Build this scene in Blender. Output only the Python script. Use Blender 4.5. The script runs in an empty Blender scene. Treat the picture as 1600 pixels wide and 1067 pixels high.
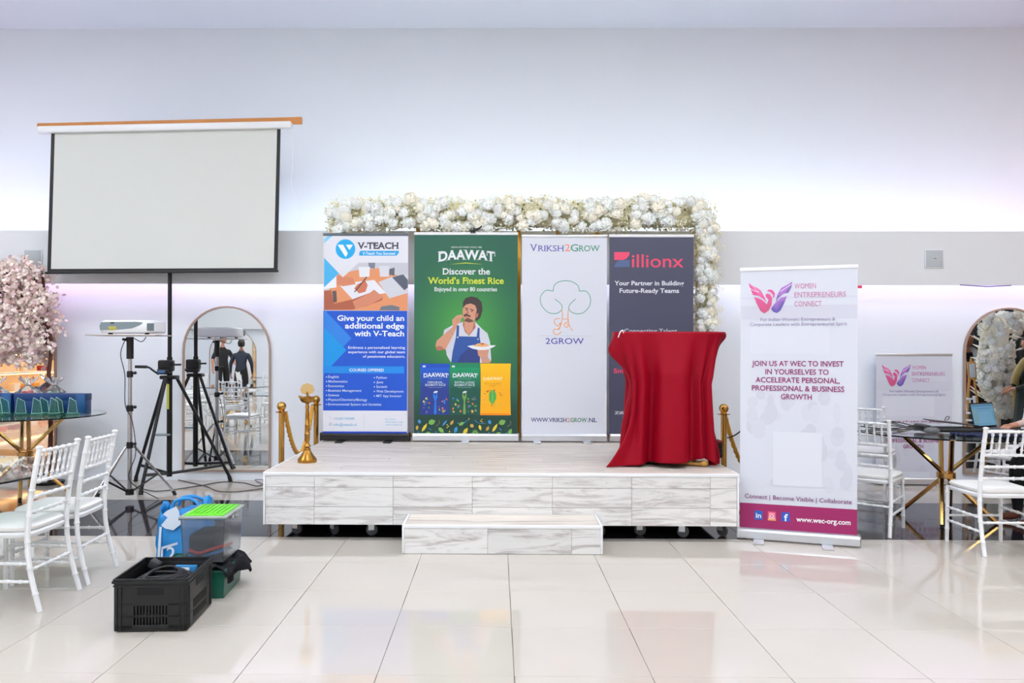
import bpy, bmesh, math, random
from mathutils import Vector, Matrix
scene = bpy.context.scene
C = scene.collection
PI = math.pi
rnd = random.Random(7)

# ------------------------------------------------------------------ camera
F, PX, PY, CAMH = 1222.0, 764.0, 547.0, 1.42
YAW, ROLL = math.atan(0.010), 0.0025
fwd = Vector((-math.sin(YAW), math.cos(YAW), 0))
rgt0 = Vector((math.cos(YAW), math.sin(YAW), 0)); up0 = Vector((0, 0, 1))
rgt = rgt0 * math.cos(ROLL) + up0 * math.sin(ROLL)
upv = up0 * math.cos(ROLL) - rgt0 * math.sin(ROLL)
CAM = Vector((0, 0, CAMH))
cd = bpy.data.cameras.new('camera'); cam = bpy.data.objects.new('camera', cd); C.objects.link(cam)
cam.matrix_world = Matrix(((rgt.x, upv.x, -fwd.x, 0), (rgt.y, upv.y, -fwd.y, 0), (rgt.z, upv.z, -fwd.z, CAMH), (0, 0, 0, 1)))
cd.sensor_width = 36.0; cd.sensor_fit = 'HORIZONTAL'; cd.lens = F / 1600 * 36
cd.shift_x = (800 - PX) / 1600; cd.shift_y = (PY - 533.5) / 1600
cd.clip_end = 200
scene.camera = cam

def ray(px, py):
    return fwd * F + rgt * (px - PX) - upv * (py - PY)
def G(px, py, z=0.0):                 # pixel -> point on the level plane at height z
    d = ray(px, py); t = (z - CAMH) / d.z
    return CAM + d * t
def W(px, py, Y):                     # pixel -> point on the plane parallel to the back wall
    d = ray(px, py); return CAM + d * (Y / d.y)

# ------------------------------------------------------------------ world, light level
wd = bpy.data.worlds.new('world'); scene.world = wd; wd.use_nodes = True
wd.node_tree.nodes['Background'].inputs[0].default_value = (0.8, 0.85, 1, 1)
wd.node_tree.nodes['Background'].inputs[1].default_value = 0.05
scene.view_settings.view_transform = 'Standard'; scene.view_settings.look = 'None'
scene.view_settings.gamma = 1.0; scene.view_settings.use_curve_mapping = False
scene.view_settings.exposure = 0.0
CEIL_LIGHT = 23.0      # emission of the added ceiling light panels
COVE = 17.0            # emission of the cove strips

# ------------------------------------------------------------------ materials
def lin(c):
    return tuple(((v / 255) / 12.92 if v / 255 <= 0.04045 else ((v / 255 + 0.055) / 1.055) ** 2.4) for v in c)
def mat(name, col, rough=0.5, metal=0.0, trans=0.0, emit=None, es=0.0, spec=0.5, ior=None, var=0.0, vscale=6.0, bump=0.0, bscale=80.0, coat=0.0, sheen=0.0):
    m = bpy.data.materials.new(name); m.use_nodes = True
    nt = m.node_tree; b = nt.nodes['Principled BSDF']; c = lin(col)
    b.inputs['Base Color'].default_value = (*c, 1); b.inputs['Roughness'].default_value = rough
    b.inputs['Metallic'].default_value = metal; b.inputs['Transmission Weight'].default_value = trans
    b.inputs['Specular IOR Level'].default_value = spec
    if ior: b.inputs['IOR'].default_value = ior
    if coat: b.inputs['Coat Weight'].default_value = coat
    if sheen: b.inputs['Sheen Weight'].default_value = sheen
    if emit: b.inputs['Emission Color'].default_value = (*lin(emit), 1); b.inputs['Emission Strength'].default_value = es
    if var or bump:
        tc = nt.nodes.new('ShaderNodeTexCoord')
    if var:
        n = nt.nodes.new('ShaderNodeTexNoise'); n.inputs['Scale'].default_value = vscale; n.inputs['Detail'].default_value = 5
        nt.links.new(tc.outputs['Object'], n.inputs['Vector'])
        mr = nt.nodes.new('ShaderNodeMapRange'); mr.inputs['To Min'].default_value = 1 - var; mr.inputs['To Max'].default_value = 1 + var
        nt.links.new(n.outputs['Fac'], mr.inputs['Value'])
        mx = nt.nodes.new('ShaderNodeMix'); mx.data_type = 'RGBA'; mx.blend_type = 'MULTIPLY'; mx.inputs['Factor'].default_value = 1
        mx.inputs[6].default_value = (*c, 1); nt.links.new(mr.outputs['Result'], mx.inputs[7])
        nt.links.new(mx.outputs[2], b.inputs['Base Color'])
    if bump:
        n2 = nt.nodes.new('ShaderNodeTexNoise'); n2.inputs['Scale'].default_value = bscale
        nt.links.new(tc.outputs['Object'], n2.inputs['Vector'])
        bp = nt.nodes.new('ShaderNodeBump'); bp.inputs['Strength'].default_value = bump; bp.inputs['Distance'].default_value = 0.01
        nt.links.new(n2.outputs['Fac'], bp.inputs['Height']); nt.links.new(bp.outputs['Normal'], b.inputs['Normal'])
    return m
def attr_mat(name, rough=0.45):
    m = bpy.data.materials.new(name); m.use_nodes = True
    nt = m.node_tree; b = nt.nodes['Principled BSDF']; b.inputs['Roughness'].default_value = rough
    a = nt.nodes.new('ShaderNodeAttribute'); a.attribute_name = 'Col'
    nt.links.new(a.outputs['Color'], b.inputs['Base Color'])
    return m
def plank_mat(name, base, streak, rough=0.45, axis=(1.2, 9, 9), amount=0.5):
    m = bpy.data.materials.new(name); m.use_nodes = True
    nt = m.node_tree; b = nt.nodes['Principled BSDF']; b.inputs['Roughness'].default_value = rough
    tc = nt.nodes.new('ShaderNodeTexCoord'); oi = nt.nodes.new('ShaderNodeObjectInfo')
    ad = nt.nodes.new('ShaderNodeVectorMath'); ad.operation = 'ADD'
    sc = nt.nodes.new('ShaderNodeVectorMath'); sc.operation = 'SCALE'; sc.inputs['Scale'].default_value = 37.0
    cb = nt.nodes.new('ShaderNodeCombineXYZ')
    nt.links.new(oi.outputs['Random'], cb.inputs[0]); nt.links.new(oi.outputs['Random'], cb.inputs[1]); nt.links.new(oi.outputs['Random'], cb.inputs[2])
    nt.links.new(cb.outputs[0], sc.inputs[0]); nt.links.new(tc.outputs['Object'], ad.inputs[0]); nt.links.new(sc.outputs[0], ad.inputs[1])
    mp = nt.nodes.new('ShaderNodeMapping'); mp.inputs['Scale'].default_value = axis
    nt.links.new(ad.outputs[0], mp.inputs['Vector'])
    n = nt.nodes.new('ShaderNodeTexNoise'); n.inputs['Scale'].default_value = 1.6; n.inputs['Detail'].default_value = 9; n.inputs['Roughness'].default_value = 0.68; n.inputs['Distortion'].default_value = 1.2
    nt.links.new(mp.outputs[0], n.inputs['Vector'])
    cr = nt.nodes.new('ShaderNodeValToRGB')
    cr.color_ramp.elements[0].position = 0.30; cr.color_ramp.elements[0].color = (*lin(streak), 1)
    cr.color_ramp.elements[1].position = 0.30 + 0.28 * amount + 0.05; cr.color_ramp.elements[1].color = (*lin(base), 1)
    nt.links.new(n.outputs['Fac'], cr.inputs['Fac'])
    hs = nt.nodes.new('ShaderNodeHueSaturation')
    mr = nt.nodes.new('ShaderNodeMapRange'); mr.inputs['To Min'].default_value = 0.93; mr.inputs['To Max'].default_value = 1.04
    nt.links.new(oi.outputs['Random'], mr.inputs['Value']); nt.links.new(mr.outputs['Result'], hs.inputs['Value'])
    nt.links.new(cr.outputs['Color'], hs.inputs['Color']); nt.links.new(hs.outputs['Color'], b.inputs['Base Color'])
    return m
def tile_mat(name, col, rough, var):
    m = bpy.data.materials.new(name); m.use_nodes = True
    nt = m.node_tree; b = nt.nodes['Principled BSDF']; b.inputs['Roughness'].default_value = rough
    b.inputs['IOR'].default_value = 1.5
    oi = nt.nodes.new('ShaderNodeObjectInfo'); mr = nt.nodes.new('ShaderNodeMapRange')
    mr.inputs['To Min'].default_value = 1 - var; mr.inputs['To Max'].default_value = 1 + var
    nt.links.new(oi.outputs['Random'], mr.inputs['Value'])
    tc = nt.nodes.new('ShaderNodeTexCoord'); n = nt.nodes.new('ShaderNodeTexNoise'); n.inputs['Scale'].default_value = 3; n.inputs['Detail'].default_value = 6
    nt.links.new(tc.outputs['Object'], n.inputs['Vector'])
    mr2 = nt.nodes.new('ShaderNodeMapRange'); mr2.inputs['To Min'].default_value = 0.97; mr2.inputs['To Max'].default_value = 1.03
    nt.links.new(n.outputs['Fac'], mr2.inputs['Value'])
    mu = nt.nodes.new('ShaderNodeMath'); mu.operation = 'MULTIPLY'
    nt.links.new(mr.outputs['Result'], mu.inputs[0]); nt.links.new(mr2.outputs['Result'], mu.inputs[1])
    mx = nt.nodes.new('ShaderNodeMix'); mx.data_type = 'RGBA'; mx.blend_type = 'MULTIPLY'; mx.inputs['Factor'].default_value = 1
    mx.inputs[6].default_value = (*lin(col), 1); nt.links.new(mu.outputs[0], mx.inputs[7])
    nt.links.new(mx.outputs[2], b.inputs['Base Color'])
    return m

M = {}
M['wall'] = mat('wall_paint', (234, 240, 247), 0.75, var=0.012, vscale=1.5, bump=0.02, bscale=150)
M['band'] = mat('band_paint', (226, 229, 232), 0.7, var=0.012, vscale=1.2)
M['ceil'] = mat('ceiling_paint', (226, 232, 242), 0.8)
M['tile'] = tile_mat('porcelain_tile', (198, 191, 181), 0.045, 0.012)
M['btile'] = tile_mat('black_tile', (34, 30, 36), 0.06, 0.08)
M['grout'] = mat('grout', (150, 146, 140), 0.9)
M['white'] = mat('white_plastic', (236, 238, 240), 0.35)
M['chair'] = mat('white_lacquer', (238, 240, 242), 0.3)
M['cushion'] = mat('white_leatherette', (240, 240, 238), 0.5)
M['alu'] = mat('brushed_aluminium', (214, 217, 221), 0.32, 0.75)
M['silver'] = mat('silver_tube', (190, 190, 192), 0.25, 0.9)
M['black'] = mat('black_plastic', (11, 12, 14), 0.42)
M['blackmetal'] = mat('black_metal', (28, 29, 31), 0.35, 0.4)
M['gold'] = mat('polished_gold', (206, 158, 84), 0.2, 1.0)
M['brass'] = mat('old_brass', (176, 128, 58), 0.3, 1.0, var=0.12, vscale=20)
M['glass'] = mat('clear_glass', (226, 242, 236), 0.0, trans=1.0, ior=1.45)
M['mirror'] = mat('mirror_silver', (236, 238, 238), 0.0, 1.0)
M['mframe'] = mat('rose_gold_frame', (176, 152, 136), 0.4, 0.4)
M['wood'] = mat('pine_wood', (206, 136, 70), 0.55, var=0.15, vscale=8)
M['print'] = attr_mat('print_ink', 0.42)
M['plank'] = plank_mat('whitewashed_plank', (232, 232, 230), (166, 158, 154), amount=0.6)
M['deck'] = plank_mat('whitewashed_deck', (222, 214, 204), (168, 156, 146), axis=(0.8, 14, 9), amount=0.7)
M['dark'] = mat('dark_void', (12, 12, 13), 0.8)
M['skin'] = mat('skin', (196, 140, 112), 0.5)
M['skin2'] = mat('skin_brown', (150, 98, 72), 0.5)
M['hair'] = mat('dark_hair', (30, 24, 22), 0.5)

# ------------------------------------------------------------------ object helpers
OFF = {}
def tag(o, label=None, cat=None, group=None, kind=None):
    if label: o['label'] = label
    if cat: o['category'] = cat
    if group: o['group'] = group
    if kind: o['kind'] = kind
    return o
def thing(name, label, cat, loc=(0, 0, 0), rz=0.0, group=None):
    o = bpy.data.objects.new(name, None); C.objects.link(o)
    o.empty_display_size = 0.1
    o.location = loc; o.rotation_euler = (0, 0, rz)
    OFF[o.name] = Vector(loc)
    return tag(o, label, cat, group)
def copy_tree(o, parent=None):
    c = o.copy(); C.objects.link(c)
    if parent: c.parent = parent
    for ch in list(o.children): copy_tree(ch, c)
    return c

class MB:
    def __init__(s): s.v = []; s.f = []; s.mi = []; s.col = []
    def add(s, vs, fs, mi=0, col=None):
        b = len(s.v); s.v += [tuple(v) for v in vs]
        for f in fs:
            s.f.append([b + i for i in f]); s.mi.append(mi); s.col.append(col)
        return s
    def box(s, c, d, rot=None, mi=0, taper=1.0):
        hx, hy, hz = d[0] / 2, d[1] / 2, d[2] / 2; c = Vector(c); vs = []
        for z in (-1, 1):
            k = taper if z > 0 else 1.0
            for x, y in ((-1, -1), (1, -1), (1, 1), (-1, 1)):
                p = Vector((x * hx * k, y * hy * k, z * hz))
                if rot: p = rot @ p
                vs.append(c + p)
        return s.add(vs, [(3, 2, 1, 0), (4, 5, 6, 7), (0, 1, 5, 4), (1, 2, 6, 5), (2, 3, 7, 6), (3, 0, 4, 7)], mi)
    def bbox(s, c, d, bev=0.01, rot=None, mi=0, seg=2):
        bm = bmesh.new(); bmesh.ops.create_cube(bm, size=1.0)
        for v in bm.verts: v.co = Vector((v.co.x * d[0], v.co.y * d[1], v.co.z * d[2]))
        bmesh.ops.bevel(bm, geom=list(bm.edges), offset=min(bev, min(d) * 0.49), segments=seg, profile=0.5, affect='EDGES')
        c = Vector(c); bm.verts.index_update()
        vs = [c + ((rot @ v.co) if rot else v.co) for v in bm.verts]
        fs = [[v.index for v in f.verts] for f in bm.faces]; bm.free()
        return s.add(vs, fs, mi)
    def tube(s, pts, r, n=8, mi=0, caps=True, closed=False):
        pts = [Vector(p) for p in pts]; m = len(pts)
        rs = r if isinstance(r, (list, tuple)) else [r] * m
        ref = None; vs = []; fs = []
        for i, p in enumerate(pts):
            if closed: t = pts[(i + 1) % m] - pts[i - 1]
            else: t = pts[min(i + 1, m - 1)] - pts[max(i - 1, 0)]
            if t.length < 1e-9: t = Vector((0, 0, 1))
            t.normalize()
            if ref is None:
                a = Vector((0, 0, 1)) if abs(t.z) < 0.9 else Vector((1, 0, 0)); ref = t.cross(a).normalized()
            else:
                ref = ref - t * ref.dot(t)
                if ref.length < 1e-6: ref = t.orthogonal()
                ref.normalize()
            b = t.cross(ref)
            for k in range(n):
                a = 2 * PI * k / n
                vs.append(p + (ref * math.cos(a) + b * math.sin(a)) * rs[i])
        for i in range(m if closed else m - 1):
            j = (i + 1) % m
            for k in range(n):
                k2 = (k + 1) % n
                fs.append((i * n + k, i * n + k2, j * n + k2, j * n + k))
        if caps and not closed:
            fs.append(tuple(range(n - 1, -1, -1))); fs.append(tuple((m - 1) * n + k for k in range(n)))
        return s.add(vs, fs, mi)
    def lathe(s, prof, c=(0, 0, 0), n=16, mi=0, rot=None):
        c = Vector(c); vs = []; fs = []; m = len(prof)
        for r, z in prof:
            for k in range(n):
                a = 2 * PI * k / n; p = Vector((r * math.cos(a), r * math.sin(a), z))
                vs.append(c + ((rot @ p) if rot else p))
        for i in range(m - 1):
            for k in range(n):
                k2 = (k + 1) % n; fs.append((i * n + k, i * n + k2, (i + 1) * n + k2, (i + 1) * n + k))
        fs.append(tuple(range(n - 1, -1, -1))); fs.append(tuple((m - 1) * n + k for k in range(n)))
        return s.add(vs, fs, mi)
    def ball(s, c, r, n=10, m=6, mi=0, sc=(1, 1, 1), rot=None):
        c = Vector(c); vs = []; fs = []
        for i in range(m + 1):
            t = PI * i / m
            for k in range(n):
                a = 2 * PI * k / n
                p = Vector((r * math.sin(t) * math.cos(a) * sc[0], r * math.sin(t) * math.sin(a) * sc[1], -r * math.cos(t) * sc[2]))
                vs.append(c + ((rot @ p) if rot else p))
        for i in range(m):
            for k in range(n):
                k2 = (k + 1) % n; fs.append((i * n + k, i * n + k2, (i + 1) * n + k2, (i + 1) * n + k))
        return s.add(vs, fs, mi)
    def build(s, name, m, parent=None, smooth=True, local=False, angle=40):
        me = bpy.data.meshes.new(name)
        off = Vector((0, 0, 0))
        if parent is not None and not local: off = OFF.get(parent.name, Vector((0, 0, 0)))
        me.from_pydata([tuple(Vector(v) - off) for v in s.v], [], s.f)
        ms = m if isinstance(m, (list, tuple)) else [m]
        for x in ms: me.materials.append(x)
        me.polygons.foreach_set('material_index', s.mi)
        if any(c is not None for c in s.col):
            ca = me.color_attributes.new('Col', 'FLOAT_COLOR', 'CORNER')
            for p, c in zip(me.polygons, s.col):
                if c is None: c = (255, 255, 255)
                if isinstance(c[0], (tuple, list)):
                    for li, cc in zip(p.loop_indices, c): ca.data[li].color = (*lin(cc), 1)
                else:
                    for li in p.loop_indices: ca.data[li].color = (*lin(c), 1)
        me.update(calc_edges=True)
        if smooth:
            me.polygons.foreach_set('use_smooth', [True] * len(me.polygons))
            me.set_sharp_from_angle(angle=math.radians(angle))
        o = bpy.data.objects.new(name, me); C.objects.link(o)
        if parent is not None:
            o.parent = parent; OFF[o.name] = off
        return o
def spline(pts, n=8):
    pts = [Vector(p) for p in pts]; out = []
    for i in range(len(pts) - 1):
        p0 = pts[max(i - 1, 0)]; p1 = pts[i]; p2 = pts[i + 1]; p3 = pts[min(i + 2, len(pts) - 1)]
        for k in range(n):
            t = k / n
            out.append(0.5 * ((2 * p1) + (p2 - p0) * t + (2 * p0 - 5 * p1 + 4 * p2 - p3) * t * t + (3 * p1 - p0 - 3 * p2 + p3) * t ** 3))
    out.append(pts[-1]); return out

# ------------------------------------------------------------------ the hall
WALL = 8.47; UPW = 8.87; XL, XR, YB, HC = -10.4, 8.0, -9.7, 5.07
BANDY, B0, B1 = 8.27, 2.117, 2.68
def struct(name, mb, m, parent=None, **k):
    o = mb.build(name, m, parent, **k)
    if parent is None: o['kind'] = 'structure'
    return o
floor = struct('floor', MB().box(((XL + XR) / 2, (YB + WALL) / 2, -0.06), (XR - XL + 0.4, WALL - YB + 0.4, 0.1)), M['grout'], smooth=False)
struct('ceiling', MB().box(((XL + XR) / 2, (YB + UPW) / 2, HC + 0.05), (XR - XL + 0.4, UPW - YB + 0.4, 0.1)), M['ceil'], smooth=False)
wb = MB(); wb.box(((XL + XR) / 2, UPW + 0.1, HC / 2), (XR - XL + 0.4, 0.2, HC)); wb.box(((XL + XR) / 2, (WALL + UPW) / 2, 1.25), (XR - XL + 0.4, UPW - WALL, 2.5))
struct('wall_back', wb, M['wall'], smooth=False)
struct('wall_front', MB().box(((XL + XR) / 2, YB - 0.1, HC / 2), (XR - XL + 0.4, 0.2, HC)), M['wall'], smooth=False)
struct('wall_left', MB().box((XL - 0.1, (YB + UPW) / 2, HC / 2), (0.2, UPW - YB, HC)), M['wall'], smooth=False)
# right wall with a dark curtained doorway (only seen in the right mirror)
DY0, DY1, DH = 2.9, 5.2, 2.5
wr = MB()
wr.box((XR + 0.1, (YB + DY0) / 2, HC / 2), (0.2, DY0 - YB, HC)); wr.box((XR + 0.1, (DY1 + UPW) / 2, HC / 2), (0.2, UPW - DY1, HC))
wr.box((XR + 0.1, (DY0 + DY1) / 2, (DH + HC) / 2), (0.2, DY1 - DY0, HC - DH))
M['tan'] = mat('tan_paint', (196, 160, 128), 0.7, var=0.03)
struct('wall_right', wr, M['tan'], smooth=False)
# soffit band along the back wall, hollow top and underside troughs hold the LED strips
bd = MB(); L = XR - XL; cx = (XL + XR) / 2
bd.box((cx, BANDY + 0.01, (B0 + B1) / 2), (L, 0.02, B1 - B0)); bd.box((cx, (BANDY + WALL) / 2 + 0.01, (B0 + B1) / 2), (L, WALL - BANDY - 0.02, B1 - B0 - 0.12))
struct('trim_1', bd, M['band'], smooth=False)
# the same soffit on the opposite wall
struct('trim_2', MB().box((cx, YB + 0.1, (B0 + B1) / 2 + 0.15), (L, 0.2, B1 - B0 + 0.3)), M['band'], smooth=False)
struct('baseboard_back', MB().box((cx, WALL - 0.006, 0.03), (L, 0.012, 0.06)), M['wall'], smooth=False)
# LED strips in the troughs, colour drifting from pink at the ends to white over the stage
def ledm(n, c, k=1.0): return mat('led_' + n, (255, 255, 255), 0.5, emit=c, es=COVE * k)
LEDL = [ledm('low%d' % i, c, 0.46) for i, c in enumerate(((244, 196, 240), (240, 206, 248), (238, 220, 255), (234, 228, 255), (240, 216, 255), (240, 214, 255)))]
LEDC = [('pink_a', (252, 210, 242), 1.0), ('lilac_a', (236, 230, 255), 1.0), ('white_a', (232, 240, 255), 1.0), ('white_b', (232, 242, 255), 1.1), ('lilac_b', (236, 228, 255), 1.0), ('pink_b', (254, 206, 236), 0.9)]
LEDM = [ledm(*c) for c in LEDC]
xs = [XL + 0.1, -6.0, -3.4, -0.5, 3.6, 5.6, XR - 0.1]
for i in range(6):
    for nm, z, k in (('led_strip', B1 - 0.045, 1), ('led_strip', B0 + 0.045, -1)):
        o = MB().box(((xs[i] + xs[i + 1]) / 2, 8.315 if k < 0 else 8.36, z), (xs[i + 1] - xs[i], 0.035, 0.012)).build(nm, LEDM[i] if k > 0 else LEDL[i], smooth=False)
        tag(o, 'thin glowing %s light strip hidden in the %s of the wall band' % (('pink', 'lilac', 'white', 'cool white', 'pale lilac', 'rose')[i], 'top trough' if k > 0 else 'underside'), 'light strip', 'cove light strips')
# unseen ceiling panels added to light the hall, front row for the back wall
lp = mat('added_light_panel', (255, 255, 255), 0.5, emit=(244, 248, 255), es=CEIL_LIGHT)
k = 0
for xi, x in enumerate((-8.2, -4.6, -1.0, 2.6, 6.2)):
    for yi, y in enumerate((-7.0, -3.6, -0.4, 2.4, 5.2)):
        t = thing('added_ceiling_light', 'unseen square white panel added in the ceiling to light the hall', 'ceiling light', (x, y, HC - 0.02), 0, 'added ceiling light panels')
        fr = MB()
        for dx, dy, sx, sy in ((0, .46, .96, .04), (0, -.46, .96, .04), (.46, 0, .04, .88), (-.46, 0, .04, .88)): fr.box((dx, dy, 0), (sx, sy, 0.035))
        fr.build('frame', M['white'], t, local=True, smooth=False); MB().box((0, 0, 0), (0.88, 0.88, 0.02)).build('diffuser', lp, t, local=True, smooth=False)
# floor tiles: 60 cm porcelain, a black band two tiles wide along the stage
GAP = 0.0025
def tile_mesh(sx, sy, m, nm):
    mb = MB(); mb.bbox((0, 0, -0.006), (sx - GAP, sy - GAP, 0.012), 0.0012, seg=1)
    o = mb.build(nm, m, floor, local=True); return o
rows = [(3.41 - 0.6 * k, 0.6, 't') for k in range(2, -1, -1)][:0]
ys = []
y = 3.41
while y > 1.5: y -= 0.6
while y < 5.8: ys.append((y, y + 0.6, 't')); y += 0.6
ys.append((5.81, 5.92, 't')); ys += [(5.92, 6.635, 'b'), (6.635, 7.35, 'b'), (7.35, 7.95, 't'), (7.95, WALL, 't')]
proto = {}; far = MB(); nt_ = 0
def vis(x0, x1, y0, y1):
    for x in (x0, x1):
        for y_ in (y0, y1):
            d = Vector((x, y_, 0)) - CAM; zz = d.dot(fwd)
            if zz > 0.3:
                u = PX + F * d.dot(rgt) / zz; v = PY - F * d.dot(upv) / zz
                if -40 < u < 1640 and v < 1110: return True
    return False
farb = MB()
for (y0, y1, kd) in ys:
    for c in range(-18, 14):
        x0 = 0.08 + 0.6 * c; x1 = x0 + 0.6
        if x1 < XL or x0 > XR: continue
        x0 = max(x0, XL); x1 = min(x1, XR)
        key = (round(x1 - x0, 3), round(y1 - y0, 3), kd); mm = M['btile'] if kd == 'b' else M['tile']
        if vis(x0, x1, y0, y1):
            if key not in proto:
                o = tile_mesh(x1 - x0, y1 - y0, mm, 'floor_tile'); proto[key] = o
            else:
                o = proto[key].copy(); C.objects.link(o)
            o.location = ((x0 + x1) / 2, (y0 + y1) / 2, 0.0); nt_ += 1
        else:
            (farb if kd == 'b' else far).box(((x0 + x1) / 2, (y0 + y1) / 2, -0.006), (x1 - x0 - GAP, y1 - y0 - GAP, 0.012))
yy = ys[0][0]
while yy > YB:
    y0 = max(yy - 0.6, YB)
    for c in range(-18, 14):
        x0 = max(0.08 + 0.6 * c, XL); x1 = min(0.68 + 0.6 * c, XR)
        if x1 - x0 > 0.02: far.box(((x0 + x1) / 2, (y0 + yy) / 2, -0.006), (x1 - x0 - GAP, yy - y0 - GAP, 0.012))
    yy -= 0.6
o = far.build('outer_tiles', M['tile'], floor, smooth=False); o['kind'] = 'stuff'
o = farb.build('outer_black_tiles', M['btile'], floor, smooth=False); o['kind'] = 'stuff'
# ------------------------------------------------------------------ stage and step
SZ = 0.507; SY0, SY1 = 5.81, 8.32
sx0 = W(412, 780, SY0).x; sx1 = W(1154, 780, SY0).x; scx = (sx0 + sx1) / 2; SWD = sx1 - sx0
stage = thing('stage_platform', 'low stage platform clad in whitewashed wood planks on castors', 'stage', (scx, SY0, 0))
core = MB(); core.box((scx, (SY0 + SY1) / 2 + 0.01, (SZ - 0.012 + 0.40) / 2), (SWD - 0.04, SY1 - SY0 - 0.04, SZ - 0.012 - 0.40))
for x in (sx0 + 0.02, sx1 - 0.02): core.box((x, (SY0 + SY1) / 2, (0.118 + 0.45) / 2), (0.02, SY1 - SY0 - 0.03, 0.45 - 0.118))
core.box((scx, SY1 - 0.02, 0.28), (SWD - 0.04, 0.02, 0.33)); core.box((scx, SY0 + 0.03, 0.28), (SWD - 0.04, 0.02, 0.33))  # unseen rear board added to stop light coming in from behind, then front backing
core.build('frame_core', M['dark'], stage, smooth=False)
def plank(parent, c, d, m, bev=0.0015):
    o = MB().bbox((0, 0, 0), d, bev, seg=1).build('plank', m, parent, local=True)
    o.location = Vector(c) - OFF[parent.name]; return o
cols = [sx0 + 0.012] + [W(p, 780, SY0).x for p in (491, 614, 738, 863, 987, 1110)] + [sx1 - 0.012]
for (z0, z1) in ((0.398, 0.482), (0.252, 0.397), (0.118, 0.251)):
    for a, b in zip(cols[:-1], cols[1:]):
        plank(stage, ((a + b) / 2, SY0 + 0.008, (z0 + z1) / 2), (b - a - 0.0015, 0.014, z1 - z0 - 0.0012), M['plank'])
for s, x in ((-1, sx0 + 0.006), (1, sx1 - 0.006)):       # side cladding
    for (z0, z1) in ((0.398, 0.482), (0.252, 0.397), (0.118, 0.251)):
        for k in range(2):
            a = SY0 + 0.02 + k * 1.24; plank(stage, (x, a + 0.62, (z0 + z1) / 2), (0.012, 1.235, z1 - z0 - 0.0012), M['plank'])
dy = 0.1568
for r in range(16):                                         # deck boards
    y0 = SY0 + 0.022 + r * (SY1 - SY0 - 0.024) / 16; y1 = SY0 + 0.022 + (r + 1) * (SY1 - SY0 - 0.024) / 16
    cut = sorted([sx0 + 0.004, sx1 - 0.004] + [sx0 + ((r * 0.53) % 1.28) + k * 1.28 for k in range(3) if 0.1 < ((r * 0.53) % 1.28) + k * 1.28 < SWD - 0.1])
    for a, b in zip(cut[:-1], cut[1:]):
        plank(stage, ((a + b) / 2, (y0 + y1) / 2, SZ - 0.006), (b - a - 0.001, y1 - y0 - 0.001, 0.012), M['deck'])
tr = MB(); tr.bbox((scx, SY0 + 0.008, 0.4945), (SWD, 0.028, 0.025), 0.004)
tr.build('front_edge_trim', M['alu2'] if 'alu2' in M else M['white'], stage)
for s, x in ((-1, sx0), (1, sx1)):
    MB().bbox((x + s * 0.001, (SY0 + SY1) / 2, 0.495), (0.012, SY1 - SY0, 0.026), 0.003).build('side_edge_trim', M['white'], stage)
    MB().bbox((x - s * 0.004, SY0 + 0.004, 0.30), (0.014, 0.022, 0.365), 0.003).build('corner_trim', M['white'], stage)
rub = mat('grey_rubber', (84, 86, 90), 0.4)
for px in (458, 518, 577, 936, 998, 1063, 1128, 660, 870):
    x = W(px, 830, 5.97).x; a = rnd.uniform(-1, 1); R = Matrix.Rotation(a, 3, 'Z')
    cst = MB(); c0 = Vector((x, 5.97 if px % 2 else 6.02, 0))
    cst.box(c0 + Vector((0, 0, 0.121)), (0.075, 0.06, 0.006), R)
    for s in (-1, 1): cst.box(c0 + R @ Vector((0.012, s * 0.019, 0.083)), (0.045, 0.003, 0.075), R)
    o = cst.build('castor', M['alu'], stage)
    w = MB(); w.lathe([(0.02, -0.012), (0.042, -0.012), (0.045, -0.008), (0.045, 0.008), (0.042, 0.012), (0.02, 0.012)], c0 + R @ Vector((0.02, 0, 0.045)), 18, rot=R @ Matrix.Rotation(PI / 2, 3, 'X'))
    w.build('castor_wheel', rub, o)
# the step
T0, T1, TZ = 4.47, 5.775, 0.2
tx0 = W(630, 830, T0).x; tx1 = W(941, 830, T0).x; tcx = (tx0 + tx1) / 2; TY1 = 4.86
tb0 = W(637, 795, 4.79).x
# step stands directly in front of the stage
T0 = 5.44; tx0 = W(629, 830, T0).x; tx1 = W(941, 830, T0).x; tcx = (tx0 + tx1) / 2; TY1 = 5.80
step = thing('stage_step', 'whitewashed wooden step box in front of the stage', 'step', (tcx, T0, 0))
MB().box((tcx, (T0 + TY1) / 2, 0.095), (tx1 - tx0 - 0.03, TY1 - T0 - 0.03, 0.185)).build('box_core', M['dark'], step, smooth=False)
cs = [tx0 + 0.012] + [W(p, 830, T0).x for p in (762, 893)] + [tx1 - 0.012]
for a, b in zip(cs[:-1], cs[1:]): plank(step, ((a + b) / 2, T0 + 0.008, 0.089), (b - a - 0.0015, 0.014, 0.174), M['plank'])
for x in (tx0 + 0.007, tx1 - 0.007): plank(step, (x, (T0 + TY1) / 2 + 0.008, 0.089), (0.013, TY1 - T0 - 0.02, 0.174), M['plank'])
for k in range(2):
    y0 = T0 + 0.02 + k * 0.17; plank(step, (tcx, y0 + 0.085, 0.196), (tx1 - tx0 - 0.03, 0.169, 0.012), M['deck'])
e = MB(); e.bbox((tcx, T0 + 0.01, 0.19), (tx1 - tx0, 0.026, 0.025), 0.004)
for x in (tx0 + 0.004, tx1 - 0.004): e.bbox((x, (T0 + TY1) / 2, 0.192), (0.016, TY1 - T0, 0.022), 0.003); e.bbox((x, T0 + 0.004, 0.095), (0.016, 0.018, 0.18), 0.003)
e.build('edge_trim', M['white'], step)

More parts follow.
